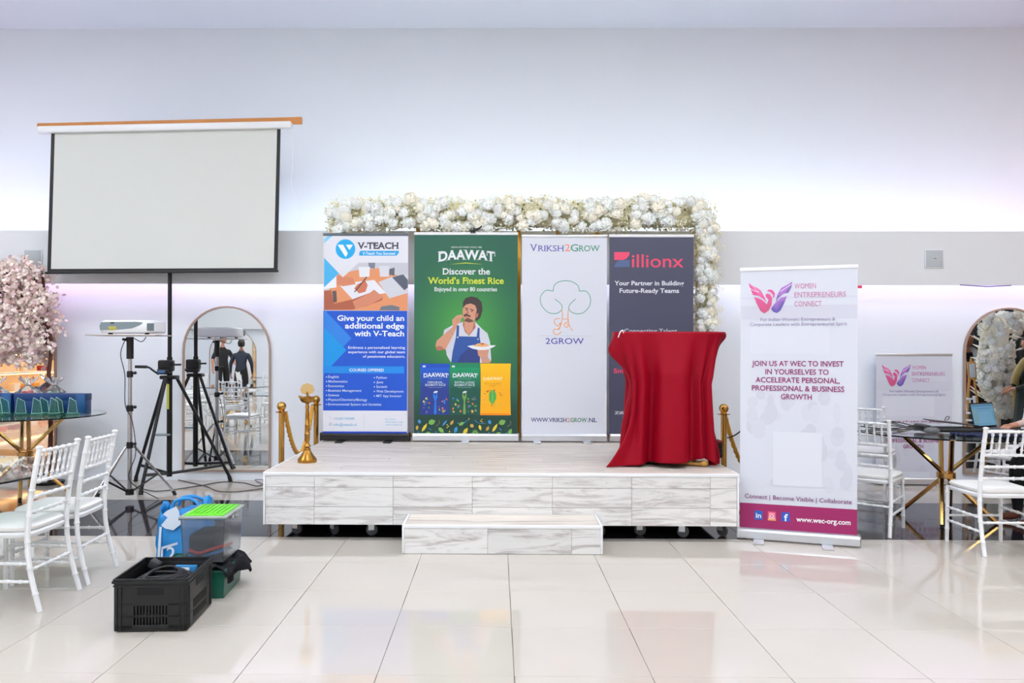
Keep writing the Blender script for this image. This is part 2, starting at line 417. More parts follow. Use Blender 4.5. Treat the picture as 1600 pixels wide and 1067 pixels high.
# ------------------------------------------------------------------ print helpers
_tc = {}
def text_geo(s, bold=0.0, serif=False, shear=0.0):
    key = (s, bold, serif, shear)
    if key in _tc: return _tc[key]
    cu = bpy.data.curves.new('txt', 'FONT'); cu.body = s; cu.size = 1.0; cu.offset = bold; cu.shear = shear; cu.resolution_u = 3
    ob = bpy.data.objects.new('txt', cu); C.objects.link(ob)
    dg = bpy.context.evaluated_depsgraph_get(); ev = ob.evaluated_get(dg); me = ev.to_mesh()
    vs = [(v.co.x, v.co.y) for v in me.vertices]; fs = [tuple(p.vertices) for p in me.polygons]
    if serif:
        cnt = {}
        for p in me.polygons:
            vv = list(p.vertices)
            for a, b in zip(vv, vv[1:] + vv[:1]): cnt[(min(a, b), max(a, b))] = cnt.get((min(a, b), max(a, b)), 0) + 1
        bnd = [e_ for e_, c in cnt.items() if c == 1]; adj = {}
        for a, b in bnd: adj.setdefault(a, []).append(b); adj.setdefault(b, []).append(a)
        def slab(x0, x1, y0, y1):
            n = len(vs); vs.extend([(x0, y0), (x1, y0), (x1, y1), (x0, y1)]); fs.append((n, n + 1, n + 2, n + 3))
        for a, b in bnd:
            (ax, ay), (bx, by) = vs[a], vs[b]; ln = abs(ax - bx)
            if abs(ay - by) > 0.004 or not (abs(ay) < 0.035 or ay > 0.45) or ln < 0.06: continue
            lo = ay < 0.25; y0, y1 = (ay, ay + 0.042) if lo else (ay - 0.042, ay)
            if ln < 0.2: slab(min(ax, bx) - 0.06, max(ax, bx) + 0.06, y0, y1)
            for e_, o_ in ((a, b), (b, a)):
                sg = 1 if vs[e_][0] > vs[o_][0] else -1
                for q_ in adj[e_]:
                    if q_ != o_ and abs(vs[q_][0] - vs[e_][0]) < 0.012:
                        l = abs(vs[q_][1] - ay)
                        if ln >= 0.2 and l >= 0.4: slab(*sorted((vs[e_][0] - sg * 0.02, vs[e_][0] + sg * 0.06)), y0, y1)
                        elif ln >= 0.2 and 0.03 < l < 0.2: slab(*sorted((vs[e_][0] - sg * 0.045, vs[e_][0] + sg * 0.012)), *((ay, ay + 0.2) if lo else (ay - 0.2, ay)))
    ev.to_mesh_clear(); bpy.data.objects.remove(ob); bpy.data.curves.remove(cu)
    x0 = min(v[0] for v in vs); x1 = max(v[0] for v in vs)
    vs = [((v[0] - x0), v[1]) for v in vs]
    _tc[key] = (vs, fs, x1 - x0); return _tc[key]
CAPH = max(v[1] for v in text_geo('H')[0])
class Print:
    """flat print on a sheet facing local -y; mp maps photo pixels to sheet (x, z)"""
    def __init__(s, mp): s.art = MB(); s.arts = [('printed_artwork', s.art)]; s.lets = []; s.mp = mp; s.lay = 0
    def new(s, name): s.art = MB(); s.arts.append((name, s.art))
    def poly(s, pts, col, lay=None):
        if lay is None: s.lay += 1; lay = s.lay
        q = [s.mp(*p) for p in pts]
        # keep winding facing -y
        ar = sum(a[0] * b[1] - b[0] * a[1] for a, b in zip(q, q[1:] + q[:1]))
        idx = list(range(len(q))); cc = col
        if ar < 0:
            idx = idx[::-1]
            if isinstance(col[0], (tuple, list)): cc = col[::-1]
        s.art.add([(x, -0.00005 * lay - 0.0003, z) for x, z in q], [idx], 0, cc)
    def rect(s, x0, y0, x1, y1, col, lay=None): s.poly([(x0, y0), (x1, y0), (x1, y1), (x0, y1)], col, lay)
    def vgrad(s, x0, y0, x1, y1, ct, cb): s.poly([(x0, y0), (x1, y0), (x1, y1), (x0, y1)], (ct, ct, cb, cb))
    def ell(s, cx, cy, rx, ry, col, n=20, rot=0, lay=None):
        c, sn = math.cos(rot), math.sin(rot)
        s.poly([(cx + rx * math.cos(2 * PI * k / n) * c - ry * math.sin(2 * PI * k / n) * sn, cy + rx * math.cos(2 * PI * k / n) * sn + ry * math.sin(2 * PI * k / n) * c) for k in range(n)], col, lay)
    def line(s, pts, w, col, smooth=0, lay=None):
        if lay is None: s.lay += 1; lay = s.lay
        if smooth: pts = [(p.x, p.y) for p in spline([(a, b, 0) for a, b in pts], smooth)]
        for i in range(len(pts)):
            pass
        L_, R_ = [], []
        for i, p in enumerate(pts):
            a = pts[max(i - 1, 0)]; b = pts[min(i + 1, len(pts) - 1)]
            tx, ty = b[0] - a[0], b[1] - a[1]; l = math.hypot(tx, ty) or 1
            nx, ny = -ty / l * w / 2, tx / l * w / 2
            L_.append((p[0] + nx, p[1] + ny)); R_.append((p[0] - nx, p[1] - ny))
        for i in range(len(pts) - 1): s.poly([L_[i], L_[i + 1], R_[i + 1], R_[i]], col, lay)
    def text(s, t, x0, x1, yb, cap, col, bold=0.0, serif=False, slope=0.0, arc=0.0, shear=0.0):
        """fit text between x0 and x1, baseline yb, capital height cap (photo px); col may be a list of (start fraction, colour)"""
        vs, fs, wd_ = text_geo(t, bold, serif, shear); s.lay += 1; s.let = MB(); s.lets.append(s.let)
        kx = (x1 - x0) / wd_; ky = cap / CAPH; out = []
        for x, y in vs:
            fx = x / wd_; px = x0 + x * kx; py = yb - y * ky + slope * (px - x0)
            if arc: py += arc * ((2 * fx - 1) ** 2)
            X, Z = s.mp(px, py); out.append((X, -0.00005 * s.lay - 0.0003, Z))
        if isinstance(col[0], (tuple, list)) and isinstance(col[0][1], (tuple, list)):
            for f in fs:
                fx = sum(vs[i][0] for i in f) / len(f) / wd_; c = [q[1] for q in col if fx >= q[0]][-1]
                s.let.add([out[i] for i in f], [tuple(range(len(f)))], 0, c)
        else: s.let.add(out, fs, 0, col)
    def build(s, sheet):
        for nm, a_ in s.arts:
            if a_.v: a_.build(nm, M['print'], sheet, smooth=False, local=True)
        for l in s.lets: l.build('printed_line', M['print'], sheet, smooth=False, local=True)
def banner(label, loc, rz, w, h, sheetcol, base='alu', base_w=None, top='alu', feet=True, sheet_w=None, foot_x=None):
    t = thing('rollup_banner', label, 'banner', loc, rz, None)
    bw = base_w or w; bm_ = M['black'] if base == 'black' else M['alu']
    # cassette: rounded profile extruded along x
    prof = [(-0.045, 0.012), (-0.05, 0.02), (-0.05, 0.065), (-0.04, 0.082), (0.03, 0.085), (0.045, 0.07), (0.045, 0.012)]
    mb = MB(); n = len(prof); vs = []
    for x in (-bw / 2, bw / 2): vs += [(x, y, z) for y, z in prof]
    mb.add(vs, [tuple(range(n))[::-1], tuple(range(n, 2 * n))] + [(i, (i + 1) % n, n + (i + 1) % n, n + i) for i in range(n)])
    ca = mb.build('cassette', bm_, t, local=True, smooth=False)
    for s in (-1, 1): MB().bbox((s * (bw / 2 + 0.004), 0, 0.047), (0.010, 0.104, 0.082), 0.004).build('end_cap', M['black'] if base == 'black' else M['silver'], ca, local=True)
    if feet:
        for fx in (foot_x or (-bw * 0.27, bw * 0.27)):
            MB().bbox((fx, -0.03, 0.0065), (0.075, 0.30, 0.011), 0.003).build('foot', bm_, t, local=True)
    MB().tube([(0, 0.028, 0.08), (0, 0.028, h - 0.01)], 0.008, 8).build('support_pole', M['silver'], t, local=True)
    sw = sheet_w or w
    smat = mat('banner_sheet', sheetcol, 0.42)
    sh = MB(); sh.box((0, -0.012, (h - 0.01 + 0.075) / 2), (sw, 0.0012, h - 0.01 - 0.075))
    sheet = sh.build('banner_sheet', smat, t, local=True, smooth=False)
    MB().bbox((0, -0.010, h - 0.012), (sw + 0.008, 0.016, 0.028), 0.004).build('top_rail', {'alu': M['alu'], 'dark': M['graybar'], 'white': M['white']}[top], t, local=True)
    return t, sheet
M['graybar'] = mat('grey_rail', (92, 100, 110), 0.4, 0.3)
BY = 7.80; S = BY / F
def bmap(cx, yb):          # photo px -> sheet metres for a banner seen straight on at depth BY
    def f(px, py): return ((px - cx) * S, SZ + 0 + (yb - py) * S - SZ)
    return f
def fix(P):                # move print in front of the sheet
    for mb in [q_[1] for q_ in P.arts] + P.lets: mb.v = [(x, y - 0.0127, z) for x, y, z in mb.v]

# ---- blue tutoring banner
gx = W(571, 690, BY).x
t1, sh1 = banner('blue and white tutoring roll-up banner with black base', (gx, BY, SZ), 0, 0.845, 2.075, (222, 224, 232), base='black', base_w=0.875, top='dark', sheet_w=0.845)
def cr(x0, y0, k):
    return lambda pts: [(x0 + a / k, y0 + b / k) for a, b in pts]
P = Print(bmap(571, 690)); P.lay = 0
c5 = cr(500, 350, 5.927); c6 = cr(500, 520, 5.927)
LB, MBL, DB = (72, 178, 232), (0, 150, 228), (22, 86, 204)
P.rect(505.5, 411, 636.5, 487, (206, 208, 214))                                # photo of a desk
P.poly(c5([(35, 470), (160, 360), (815, 360), (815, 560), (560, 420), (330, 470)]), (196, 198, 208))
P.poly(c5([(35, 800), (120, 480), (330, 430), (560, 410), (810, 520), (812, 805)]), (226, 150, 104))
P.poly(c5([(445, 360), (510, 360), (505, 415), (450, 410)]), (120, 124, 140)); P.poly(c5([(640, 420), (690, 405), (688, 480), (640, 470)]), (96, 100, 112))
P.poly(c5([(355, 400), (460, 398), (455, 490), (365, 495)]), (226, 228, 232)); P.poly(c5([(545, 390), (640, 390), (635, 490), (555, 490)]), (214, 216, 224))
P.poly(c5([(180, 570), (330, 540), (500, 520), (610, 640), (300, 700)]), (228, 230, 236))
P.poly(c5([(540, 540), (665, 490), (815, 470), (815, 640), (640, 690)]), (206, 208, 216)); P.poly(c5([(665, 495), (770, 468), (812, 520), (812, 590), (780, 615)]), (86, 92, 108))
P.poly(c5([(150, 480), (300, 500), (330, 560), (210, 580), (145, 560)]), (214, 134, 100))
P.poly(c5([(35, 620), (100, 615), (130, 740), (300, 700), (460, 640), (500, 610), (585, 680), (570, 710), (430, 760), (300, 795), (35, 800)]), (176, 96, 70))
P.poly(c5([(300, 720), (460, 640), (500, 612), (585, 682), (480, 740), (330, 790)]), (214, 138, 108))
P.poly(c5([(315, 600), (345, 560), (420, 525), (440, 570), (420, 630), (360, 645)]), (206, 118, 88)); P.line(c5([(318, 632), (432, 492)]), 1.6, (50, 54, 66))
P.poly(c5([(545, 800), (570, 765), (660, 752), (735, 770), (735, 802)]), (112, 118, 130)); P.poly(c5([(110, 625), (150, 620), (155, 725), (125, 730)]), (96, 84, 84))
P.poly(c5([(35, 590), (35, 605), (150, 590), (150, 470), (120, 480)]), (236, 238, 244))
P.poly(c5([(35, 310), (175, 460), (35, 590)]), LB); P.poly(c5([(35, 185), (130, 97), (355, 97), (640, 97), (815, 97), (815, 361), (355, 361), (210, 497), (35, 315)]), (222, 224, 232))
P.poly(c5([(37, 180), (132, 97), (85, 97), (37, 140)]), (128, 200, 238))
P.ell(500 + 233 / 5.927, 350 + 235 / 5.927, 15.4, 15.4, (14, 172, 232), 32)
P.poly(c5([(160, 195), (212, 195), (256, 275), (235, 310)]), (240, 244, 250)); P.poly(c5([(238, 195), (302, 195), (270, 243)]), (240, 244, 250))
P.text('V-TEACH', 557.5, 623, 389, 9.5, (74, 70, 84), 0.035, True)
P.poly(c5([(360, 296), (362, 262), (378, 250), (728, 250), (728, 270), (705, 296)]), (30, 164, 226)); P.text('V-Teach You Succeed', 566, 617, 398.3, 4.2, (240, 244, 250), 0.01)
P.rect(505, 486, 636.4, 642, DB)
P.poly(c5([(35, 795), (242, 1007), (292, 1060), (35, 1325)]), (44, 130, 224))
P.poly(c5([(35, 960), (245, 1170), (35, 1390)]), MBL); P.poly(c6([(28, 312), (780, 312), (780, 377), (90, 377), (28, 372)]), (20, 138, 226))
P.text('Give your child an', 527, 631.5, 501.5, 8.2, (240, 244, 252), 0.022); P.text('additional edge', 539, 631.5, 513.5, 8.2, (240, 244, 252), 0.022); P.text('with V-Teach', 553.5, 631.5, 525.5, 8.2, (240, 244, 252), 0.022)
for i, (s_, x0) in enumerate((('Embrace a personalised learning', 544), ('experience with our global team', 544), ('of passionate educators.', 567))): P.text(s_, x0, 633, 545.3 + 6.9 * i, 3.9, (236, 240, 250), 0.008)
P.text('COURSES OFFERED', 546, 600, 580.6, 4.2, (240, 244, 250), 0.014)
for i, (s_, x1) in enumerate((('English', 529.5), ('Mathematics', 543), ('Economics', 537.5), ('Business Management', 565), ('Science', 530), ('Physics/Chemistry/Biology', 574), ('Environmental System and Societies', 596))):
    P.text(s_, 513, x1, 591 + 7.15 * i, 3.7, (214, 228, 246), 0.004); P.ell(510.2, 589.5 + 7.15 * i, 0.9, 0.9, (230, 238, 250), 8)
for i, (s_, x1) in enumerate((('Python', 604.5), ('Jawa', 599), ('Scratch', 605), ('Web Development', 631), ('MIT App Inventor', 628))):
    P.text(s_, 588.3, x1, 592 + 7.15 * i, 3.7, (214, 228, 246), 0.004); P.ell(585.2, 590.4 + 7.15 * i, 0.9, 0.9, (230, 238, 250), 8)
P.rect(505, 642, 636, 675, (224, 226, 234)); P.rect(505, 674.5, 636, 679, (14, 70, 208))
P.text('+31657193949', 521, 554, 656.4, 3.6, (92, 170, 206), 0.012); P.text('info@vteach.nl', 521, 557.5, 665.8, 3.8, (92, 170, 206), 0.012)
P.rect(568.6, 648, 569, 669, (190, 194, 204))
P.poly([(514, 660.5), (519, 660.5), (519, 665.5), (514, 665.5)], (196, 202, 214)); P.line([(514, 660.8), (516.5, 663.2), (519, 660.8)], 0.4, (240, 240, 244)); P.line([(515.5, 651.5), (516, 653.5), (518, 656)], 0.9, (196, 202, 214))
for i, s_ in enumerate(('For more', 'information visit', 'www.vteach.nl')): P.text(s_, 602.5, (617.5, 630, 628.5)[i], 656.5 + 4.2 * i, 2.7, (120, 184, 214), 0.004)
fix(P); P.build(sh1)

# ---- green rice banner
gx = W(727.5, 690, BY).x
t2, sh2 = banner('green rice roll-up banner with aproned man and three rice packs', (gx, BY, SZ), 0, 1.055, 2.085, (20, 96, 66), base='alu', base_w=1.045, top='white', sheet_w=1.03, foot_x=(0.0,))
P = Print(bmap(727.5, 690))
x0, x1 = 647, 808
def shade(fx, fy):         # printed colour of the backdrop: lighter green glow behind the man
    g = math.exp(-(((fx - 0.5) / 0.42) ** 2 + ((fy - 0.47) / 0.26) ** 2)); d = max(0, (fy - 0.78) / 0.22)
    a = (26, 92, 74); b = (70, 156, 66); c = (22, 66, 54)
    v = [a[i] + (b[i] - a[i]) * g for i in range(3)]; return tuple(v[i] + (c[i] - v[i]) * min(1, d * 2) for i in range(3))
NX, NY = 10, 24; P.lay += 1
for i in range(NX):
    for j in range(NY):
        fx0, fx1, fy0, fy1 = i / NX, (i + 1) / NX, j / NY, (j + 1) / NY
        q = [(fx0, fy0), (fx1, fy0), (fx1, fy1), (fx0, fy1)]
        P.poly([(x0 + a * (x1 - x0), 364 + b * 318) for a, b in q], [shade(a, b) for a, b in q], P.lay)
cD = cr(640, 350, 5.928)
P.text('ABSOLUTE FINEST SINCE 1980', 704, 752, 387.6, 2.3, (214, 222, 222), 0.004, arc=-0.0)
P.text('DAAWAT', 683.5, 773, 405.5, 14.5, (226, 230, 234), 0.032, True, arc=3.2)
P.poly([(701, 413.2), (728, 410.4), (755, 413.2), (728, 411.8)], (196, 214, 70))
P.text('Discover the', 690.5, 765, 428.8, 9.3, (226, 230, 234), 0.018, True); P.text('World’s Finest Rice', 667.5, 786.5, 443.5, 9.8, (206, 222, 60), 0.022, True); P.text('Enjoyed in over 80 countries', 678, 776, 455, 6.1, (226, 230, 234), 0.018, True)
cM = cr(680, 450, 7.625)                                     # the man: generic printed figure
SK, SKD, HR, SH, AP = (208, 150, 122), (176, 112, 88), (62, 50, 50), (206, 210, 222), (40, 82, 156)
P.poly(cM([(105, 500), (200, 445), (340, 400), (470, 400), (560, 490), (620, 540), (650, 640), (665, 860), (640, 890), (190, 890), (135, 800), (120, 700), (60, 745)]), SH)
P.poly(cM([(330, 395), (470, 395), (480, 470), (400, 570), (350, 520), (325, 440)]), SKD); P.poly(cM([(345, 400), (460, 400), (440, 500), (395, 560), (345, 480)]), SK)
P.poly(cM([(325, 260), (335, 200), (440, 160), (520, 200), (520, 330), (475, 360), (455, 405), (400, 412), (345, 385), (325, 330)]), SK)
P.poly(cM([(470, 300), (520, 300), (515, 345), (475, 362)]), SKD)
P.poly(cM([(325, 245), (328, 165), (360, 120), (430, 100), (500, 118), (550, 170), (560, 260), (535, 350), (500, 390), (478, 388), (475, 358), (505, 345), (515, 300), (485, 305), (490, 250), (470, 205), (420, 185), (370, 195), (345, 215)]), HR)
P.poly(cM([(335, 320), (365, 305), (420, 330), (415, 350), (375, 335), (340, 345)]), (92, 60, 54)); P.poly(cM([(345, 375), (390, 360), (440, 380), (455, 400), (400, 412), (350, 395)]), (110, 74, 64))
for q in (((350, 232), (392, 244), (390, 254), (350, 242)), ((412, 246), (458, 262), (456, 272), (412, 256))): P.poly(cM(q), (60, 44, 42))
P.ell(680 + 372 / 7.625, 450 + 262 / 7.625, 1.6, 0.9, (70, 50, 46), 8); P.ell(680 + 434 / 7.625, 450 + 276 / 7.625, 1.6, 0.9, (70, 50, 46), 8)
P.poly(cM([(385, 265), (398, 300), (375, 312), (366, 296)]), SKD); P.poly(cM([(352, 348), (402, 356), (396, 364), (358, 358)]), (150, 84, 80))
P.poly(cM([(200, 380), (250, 330), (310, 315), (328, 345), (300, 375), (305, 400), (270, 425), (245, 490), (205, 470)]), SK)
P.poly(cM([(205, 465), (246, 488), (215, 560), (120, 735), (20, 745), (2, 700), (15, 630), (110, 545)]), SK); P.line(cM([(172, 520), (205, 545)]), 1.5, (150, 150, 160)); P.poly(cM([(2, 700), (60, 690), (120, 735), (60, 745), (20, 745)]), SKD)
for q in (((250, 365), (262, 420)), ((272, 352), (290, 405))): P.line(cM(q), 0.6, SKD)
P.poly(cM([(255, 445), (283, 450), (278, 575), (490, 580), (505, 470), (527, 480), (525, 580), (540, 660), (530, 890), (188, 890), (205, 760), (245, 585)]), AP); P.poly(cM([(300, 800), (420, 700), (530, 760), (530, 890), (260, 890)]), (40, 60, 128))
P.ell(714.8, 527, 1.2, 1.2, (214, 214, 220), 8); P.ell(746.5, 530, 1.2, 1.2, (214, 214, 220), 8)
P.poly(cM([(500, 735), (640, 735), (625, 800), (660, 880), (640, 892), (555, 892), (540, 830), (510, 800)]), SK); P.line(cM([(550, 828), (620, 840)]), 1.6, (150, 156, 164)); P.poly(cM([(640, 770), (662, 800), (665, 860), (625, 830)]), SH)
P.poly(cM([(380, 692), (450, 680), (720, 682), (690, 705), (590, 738), (520, 738), (440, 722)]), (228, 230, 236)); P.poly(cM([(445, 690), (500, 662), (560, 652), (620, 668), (645, 690), (560, 702)]), (226, 176, 112)); P.poly(cM([(530, 662), (570, 655), (590, 668), (550, 676)]), (196, 84, 60))
cP = cr(650, 560, 8.206)                                     # the three printed packs
def pack(xa, xb, ya, yb_, top, bot, yellow=False):
    k = 8.206
    P.poly(cP([(xa, ya), (xb, ya), (xb - 4, ya + 60), (xb - 8, (ya + yb_) / 2), (xb, yb_), (xa, yb_), (xa + 8, (ya + yb_) / 2), (xa + 4, ya + 60)]), (top, top, top, bot, bot, bot, bot, top))
pack(50, 430, 68, 722, (22, 92, 204), (34, 58, 140)); pack(430, 822, 68, 722, (10, 150, 100), (14, 84, 70)); pack(822, 1214, 64, 726, (250, 192, 8), (250, 178, 6))
P.poly(cP([(50, 68), (430, 68), (430, 120), (50, 120)]), (20, 78, 190)); P.poly(cP([(430, 68), (822, 68), (822, 120), (430, 120)]), (12, 134, 92)); P.poly(cP([(822, 700), (1190, 700), (1214, 726), (822, 726)]), (244, 140, 10))
for xa in (85, 460): P.poly(cP([(xa, 92), (xa + 36, 92), (xa + 36, 114), (xa, 114)]), (226, 230, 236))
for (xa, a, b) in ((92, 'ORIGINAL', 'BASMATI RICE'), (466, 'EXTRA LONG', 'BASMATI RICE')):
    X = lambda v: 650 + v / 8.206
    Yv = lambda v: 560 + v / 8.206
    P.text('DAAWAT', X(xa), X(xa + 322), Yv(236), 6.0, (226, 232, 240), 0.034, True, arc=1.1)
    P.line([(X(xa + 65), Yv(262)), (X(xa + 245), Yv(262))], 0.35, (170, 190, 210)); P.text(a, X(xa + (54 if xa < 200 else 30)), X(xa + (254 if xa < 200 else 282)), Yv(320), 3.3, (200, 214, 226), 0.012, True); P.text(b, X(xa + 24), X(xa + 286), Yv(354), 3.3, (200, 214, 226), 0.012, True); P.line([(X(xa + 65), Yv(374)), (X(xa + 245), Yv(374))], 0.35, (160, 184, 206))
X = lambda v: 650 + v / 8.206; Yv = lambda v: 560 + v / 8.206
P.text('DAAWAT', X(862), X(1106), Yv(274), 4.6, (250, 232, 170), 0.034, True, arc=0.8); P.text('BROWN BASMATI', X(876), X(1090), Yv(330), 1.9, (206, 150, 30), 0.008); P.text('RICE', X(948), X(1018), Yv(358), 2.4, (206, 150, 30), 0.01)
for xa, cf in ((247, (24, 120, 220)), (620, (116, 160, 78))):       # printed forks
    P.poly(cP([(xa - 27, 465), (xa - 24, 440), (xa - 12, 440), (xa - 10, 480), (xa + 8, 480), (xa + 12, 440), (xa + 24, 440), (xa + 28, 500), (xa + 12, 530), (xa + 10, 560), (xa + 18, 690), (xa + 10, 715), (xa - 10, 715), (xa - 18, 690), (xa - 8, 560), (xa - 10, 530), (xa - 27, 500)]), cf)
    P.poly(cP([(xa - 25, 432), (xa + 5, 416), (xa + 34, 420), (xa + 20, 440), (xa - 15, 444)]), (226, 230, 232))
rr = random.Random(3); cols_ = [(40, 130, 210), (110, 180, 70), (210, 190, 90), (220, 110, 70), (60, 150, 90), (120, 90, 150)]
P.lay += 1
for xa in (247, 620):
    for k in range(26):
        a = rr.choice((-1, 1)) * rr.uniform(45, 150); P.ell(X(xa + a), Yv(500 + rr.uniform(0, 195)), rr.uniform(1.2, 2.4), rr.uniform(0.8, 1.6), rr.choice(cols_), 8, rr.uniform(0, 3))
P.lay += 4
P.poly(cP([(980, 396), (1022, 440), (1028, 510), (980, 600), (936, 530), (938, 440)]), (76, 176, 74)); P.line(cP([(980, 400), (980, 590)]), 0.5, (180, 214, 120)); P.lay += 1
for k in range(18):
    a = rr.uniform(0, 6.28); P.ell(X(980 + 118 * math.cos(a)), Yv(505 + 100 * math.sin(a)), rr.uniform(.8, 1.7), .7, rr.choice([(60, 50, 40), (110, 150, 60), (170, 60, 30), (240, 214, 140)]), 7, a)
def leaf(x, y, l, w, a, c): P.poly([(x + l * math.cos(a) * u - w * v * math.sin(a), y + l * math.sin(a) * u + w * v * math.cos(a)) for u, v in ((-1, 0), (-.5, .8), (.2, .9), (1, 0), (.2, -.9), (-.5, -.8))], c, P.lay)
P.lay += 1
G1, Y1, B1c, O1 = (124, 178, 84), (226, 204, 60), (58, 150, 214), (206, 166, 76)
for (x, y, l, w, a, c) in ((45, 810, 3.6, 2.6, 1.2, B1c), (205, 815, 6, 4.6, -.4, G1), (110, 885, 8, 2.4, -1.0, Y1), (15, 890, 4, 2.3, 1.7, O1), (155, 958, 4.4, 2.7, -.4, G1), (370, 825, 6, 1.6, -.9, B1c), (462, 820, 4.6, 2.3, -1.0, O1), (325, 920, 6, 3.4, .8, G1), (585, 835, 5, 2.8, -.5, G1), (510, 915, 5.4, 3, 1.9, B1c), (635, 930, 6.6, 3.2, -1, Y1), (718, 862, 3.4, 3, .8, O1), (822, 885, 4.8, 2.3, 1.3, Y1), (945, 815, 3.8, 2.8, 1.2, B1c), (1105, 815, 6, 4.6, -.4, G1), (1012, 885, 8, 2.4, -1.0, Y1), (918, 895, 4.3, 2.4, -1.1, O1), (1055, 960, 4.4, 2.7, -.4, G1), (1205, 935, 5.4, 3.2, -1.1, G1)):
    leaf(X(x), Yv(y), l, w, a, c)
for k in range(8): leaf(X(758) + 3.2 * math.cos(k * .785), Yv(950) + 3.2 * math.sin(k * .785), 2.6, 1.0, k * .785, G1)
for q in (((295, 790), (300, 830), (255, 868)), ((1210, 795), (1210, 840), (1165, 868)), ((760, 805), (820, 830), (890, 830)), ((600, 840), (650, 800), (680, 775))): P.line(cP(q), 0.7, (150, 130, 90) if q[0][0] in (295, 1210) else B1c, 4, P.lay)
for (x, y, c) in ((400, 850, Y1), (415, 868, Y1), (400, 885, Y1), (170, 900, B1c), (190, 912, B1c), (430, 935, Y1), (430, 960, Y1), (540, 828, B1c), (765, 795, B1c), (830, 800, Y1), (845, 780, Y1), (848, 812, Y1), (680, 772, Y1), (30, 945, B1c), (255, 945, B1c), (255, 970, B1c), (1075, 900, B1c), (1090, 914, B1c), (935, 948, B1c), (1155, 950, B1c)): P.ell(X(x), Yv(y), 1.0, 1.0, c, 8, 0, P.lay)
fix(P); P.build(sh2)
cl = MB(); p = W(741, 360, BY - 0.012)
cl.bbox(p, (0.03, 0.045, 0.05), 0.008); cl.tube([p + Vector((-0.03, -0.03, -0.02)), p, p + Vector((0.05, 0.0, 0.02)), p + Vector((0.075, 0.01, 0.045))], [0.012, 0.016, 0.010, 0.006], 8)
tag(cl.build('spring_clip', M['black']), 'small black clip gripping the top rail of the green banner', 'clip')

# ---- white tree-logo banner
gx = W(881, 690, BY).x
t3, sh3 = banner('white roll-up banner with green outline tree logo', (gx, BY, SZ), 0, 0.845, 2.06, (216, 220, 230), base='alu', base_w=0.835, top='alu', foot_x=(-0.27, 0.22))
P = Print(bmap(881, 690)); cT = cr(810, 350, 3.048)
VI, OR, GR = (98, 98, 178), (240, 150, 120), (62, 150, 120)
def smallcaps(P, parts, y, cap, bold):
    for (s_, a, b, col, k) in parts: P.text(s_, a, b, y, cap * k, col, bold, True)
smallcaps(P, (('V', 827, 839, VI, 1.0), ('RIKSH', 839.5, 880.5, VI, .82), ('2', 881.5, 890, OR, 1.0), ('G', 890.8, 902.5, GR, 1.0), ('ROW', 903.2, 936.5, GR, .82)), 392.5, 10.8, 0.008)
GT = (86, 164, 140)
P.line(cT([(163, 320), (130, 316), (104, 345), (108, 385), (140, 420), (180, 425), (205, 405), (200, 380), (172, 357)]), 1.15, GT, 6)
P.line(cT([(163, 320), (170, 290), (200, 272), (245, 272), (280, 292), (288, 320)]), 1.15, GT, 6)
P.line(cT([(288, 320), (320, 320), (340, 350), (335, 390), (305, 422), (265, 425), (238, 405), (245, 380), (270, 357)]), 1.15, GT, 6)
OG = (240, 160, 100)
P.line(cT([(204, 405), (208, 440), (200, 480), (188, 500)]), 1.2, OG, 5); P.line(cT([(236, 405), (234, 440), (240, 480), (256, 508)]), 1.2, OG, 5)
P.line(cT([(195, 450), (175, 452), (170, 470), (185, 485), (198, 470), (192, 500), (170, 500), (166, 518), (185, 525), (203, 512)]), 1.2, OG, 5); P.line(cT([(212, 455), (228, 450), (235, 462), (222, 470), (215, 480), (228, 492), (236, 480), (222, 472)]), 1.2, OG, 5)
P.rect(842, 524.2, 922, 524.7, (186, 190, 200)); P.text('2GROW', 852, 911.5, 537, 9.0, (84, 84, 170), 0.008)
smallcaps(P, (('WWW.VRIKSH', 829, 885.5, (52, 62, 120), 1.0), ('2', 886, 890.5, OR, 1.0), ('GROW', 891, 917, (58, 128, 100), 1.0), ('.NL', 917.5, 932, (52, 62, 120), 1.0)), 658.6, 6.2, 0.012)
fix(P); P.build(sh3)

# ---- slate recruiting banner
gx = W(1016, 690, BY).x
t4, sh4 = banner('slate grey recruiting roll-up banner with pink logo', (gx + 0.006, BY + 0.005, SZ), 0, 0.835, 2.065, (74, 76, 98), base='alu', base_w=0.815, top='white', foot_x=(-0.25, 0.25))
P = Print(bmap(1016, 690)); cZ = cr(940, 350, 5.08); PK = (236, 74, 112)
P.poly(cZ([(92, 222), (214, 222), (208, 250), (190, 272), (165, 284), (92, 284)]), PK); P.poly(cZ([(214, 340), (92, 340), (100, 315), (118, 295), (140, 285), (214, 284)]), (84, 104, 146))
P.text('illionx', 985.5, 1066, 417.2, 19.8, PK, 0.006)
P.text('Your Partner in Building', 958.5, 1066.5, 445.3, 6.6, (224, 228, 236), 0.020); P.text('Future-Ready Teams', 966.5, 1059, 457, 6.6, (224, 228, 236), 0.020)
P.text('Connecting Talent', 974, 1056, 519.4, 6.2, (206, 210, 222), 0.004); P.text('to Opportunity', 960, 1050, 530.5, 6.2, (206, 210, 222), 0.004)
P.text('Smart. Simple.', 957.5, 1030, 582, 6.8, PK, 0.022)
P.text('ZillionX is ready to', 959, 1044, 646.2, 4.2, (224, 228, 236), 0.016); P.text('reach', 972, 993, 653.5, 4.2, (224, 228, 236), 0.016)
fix(P); P.build(sh4)

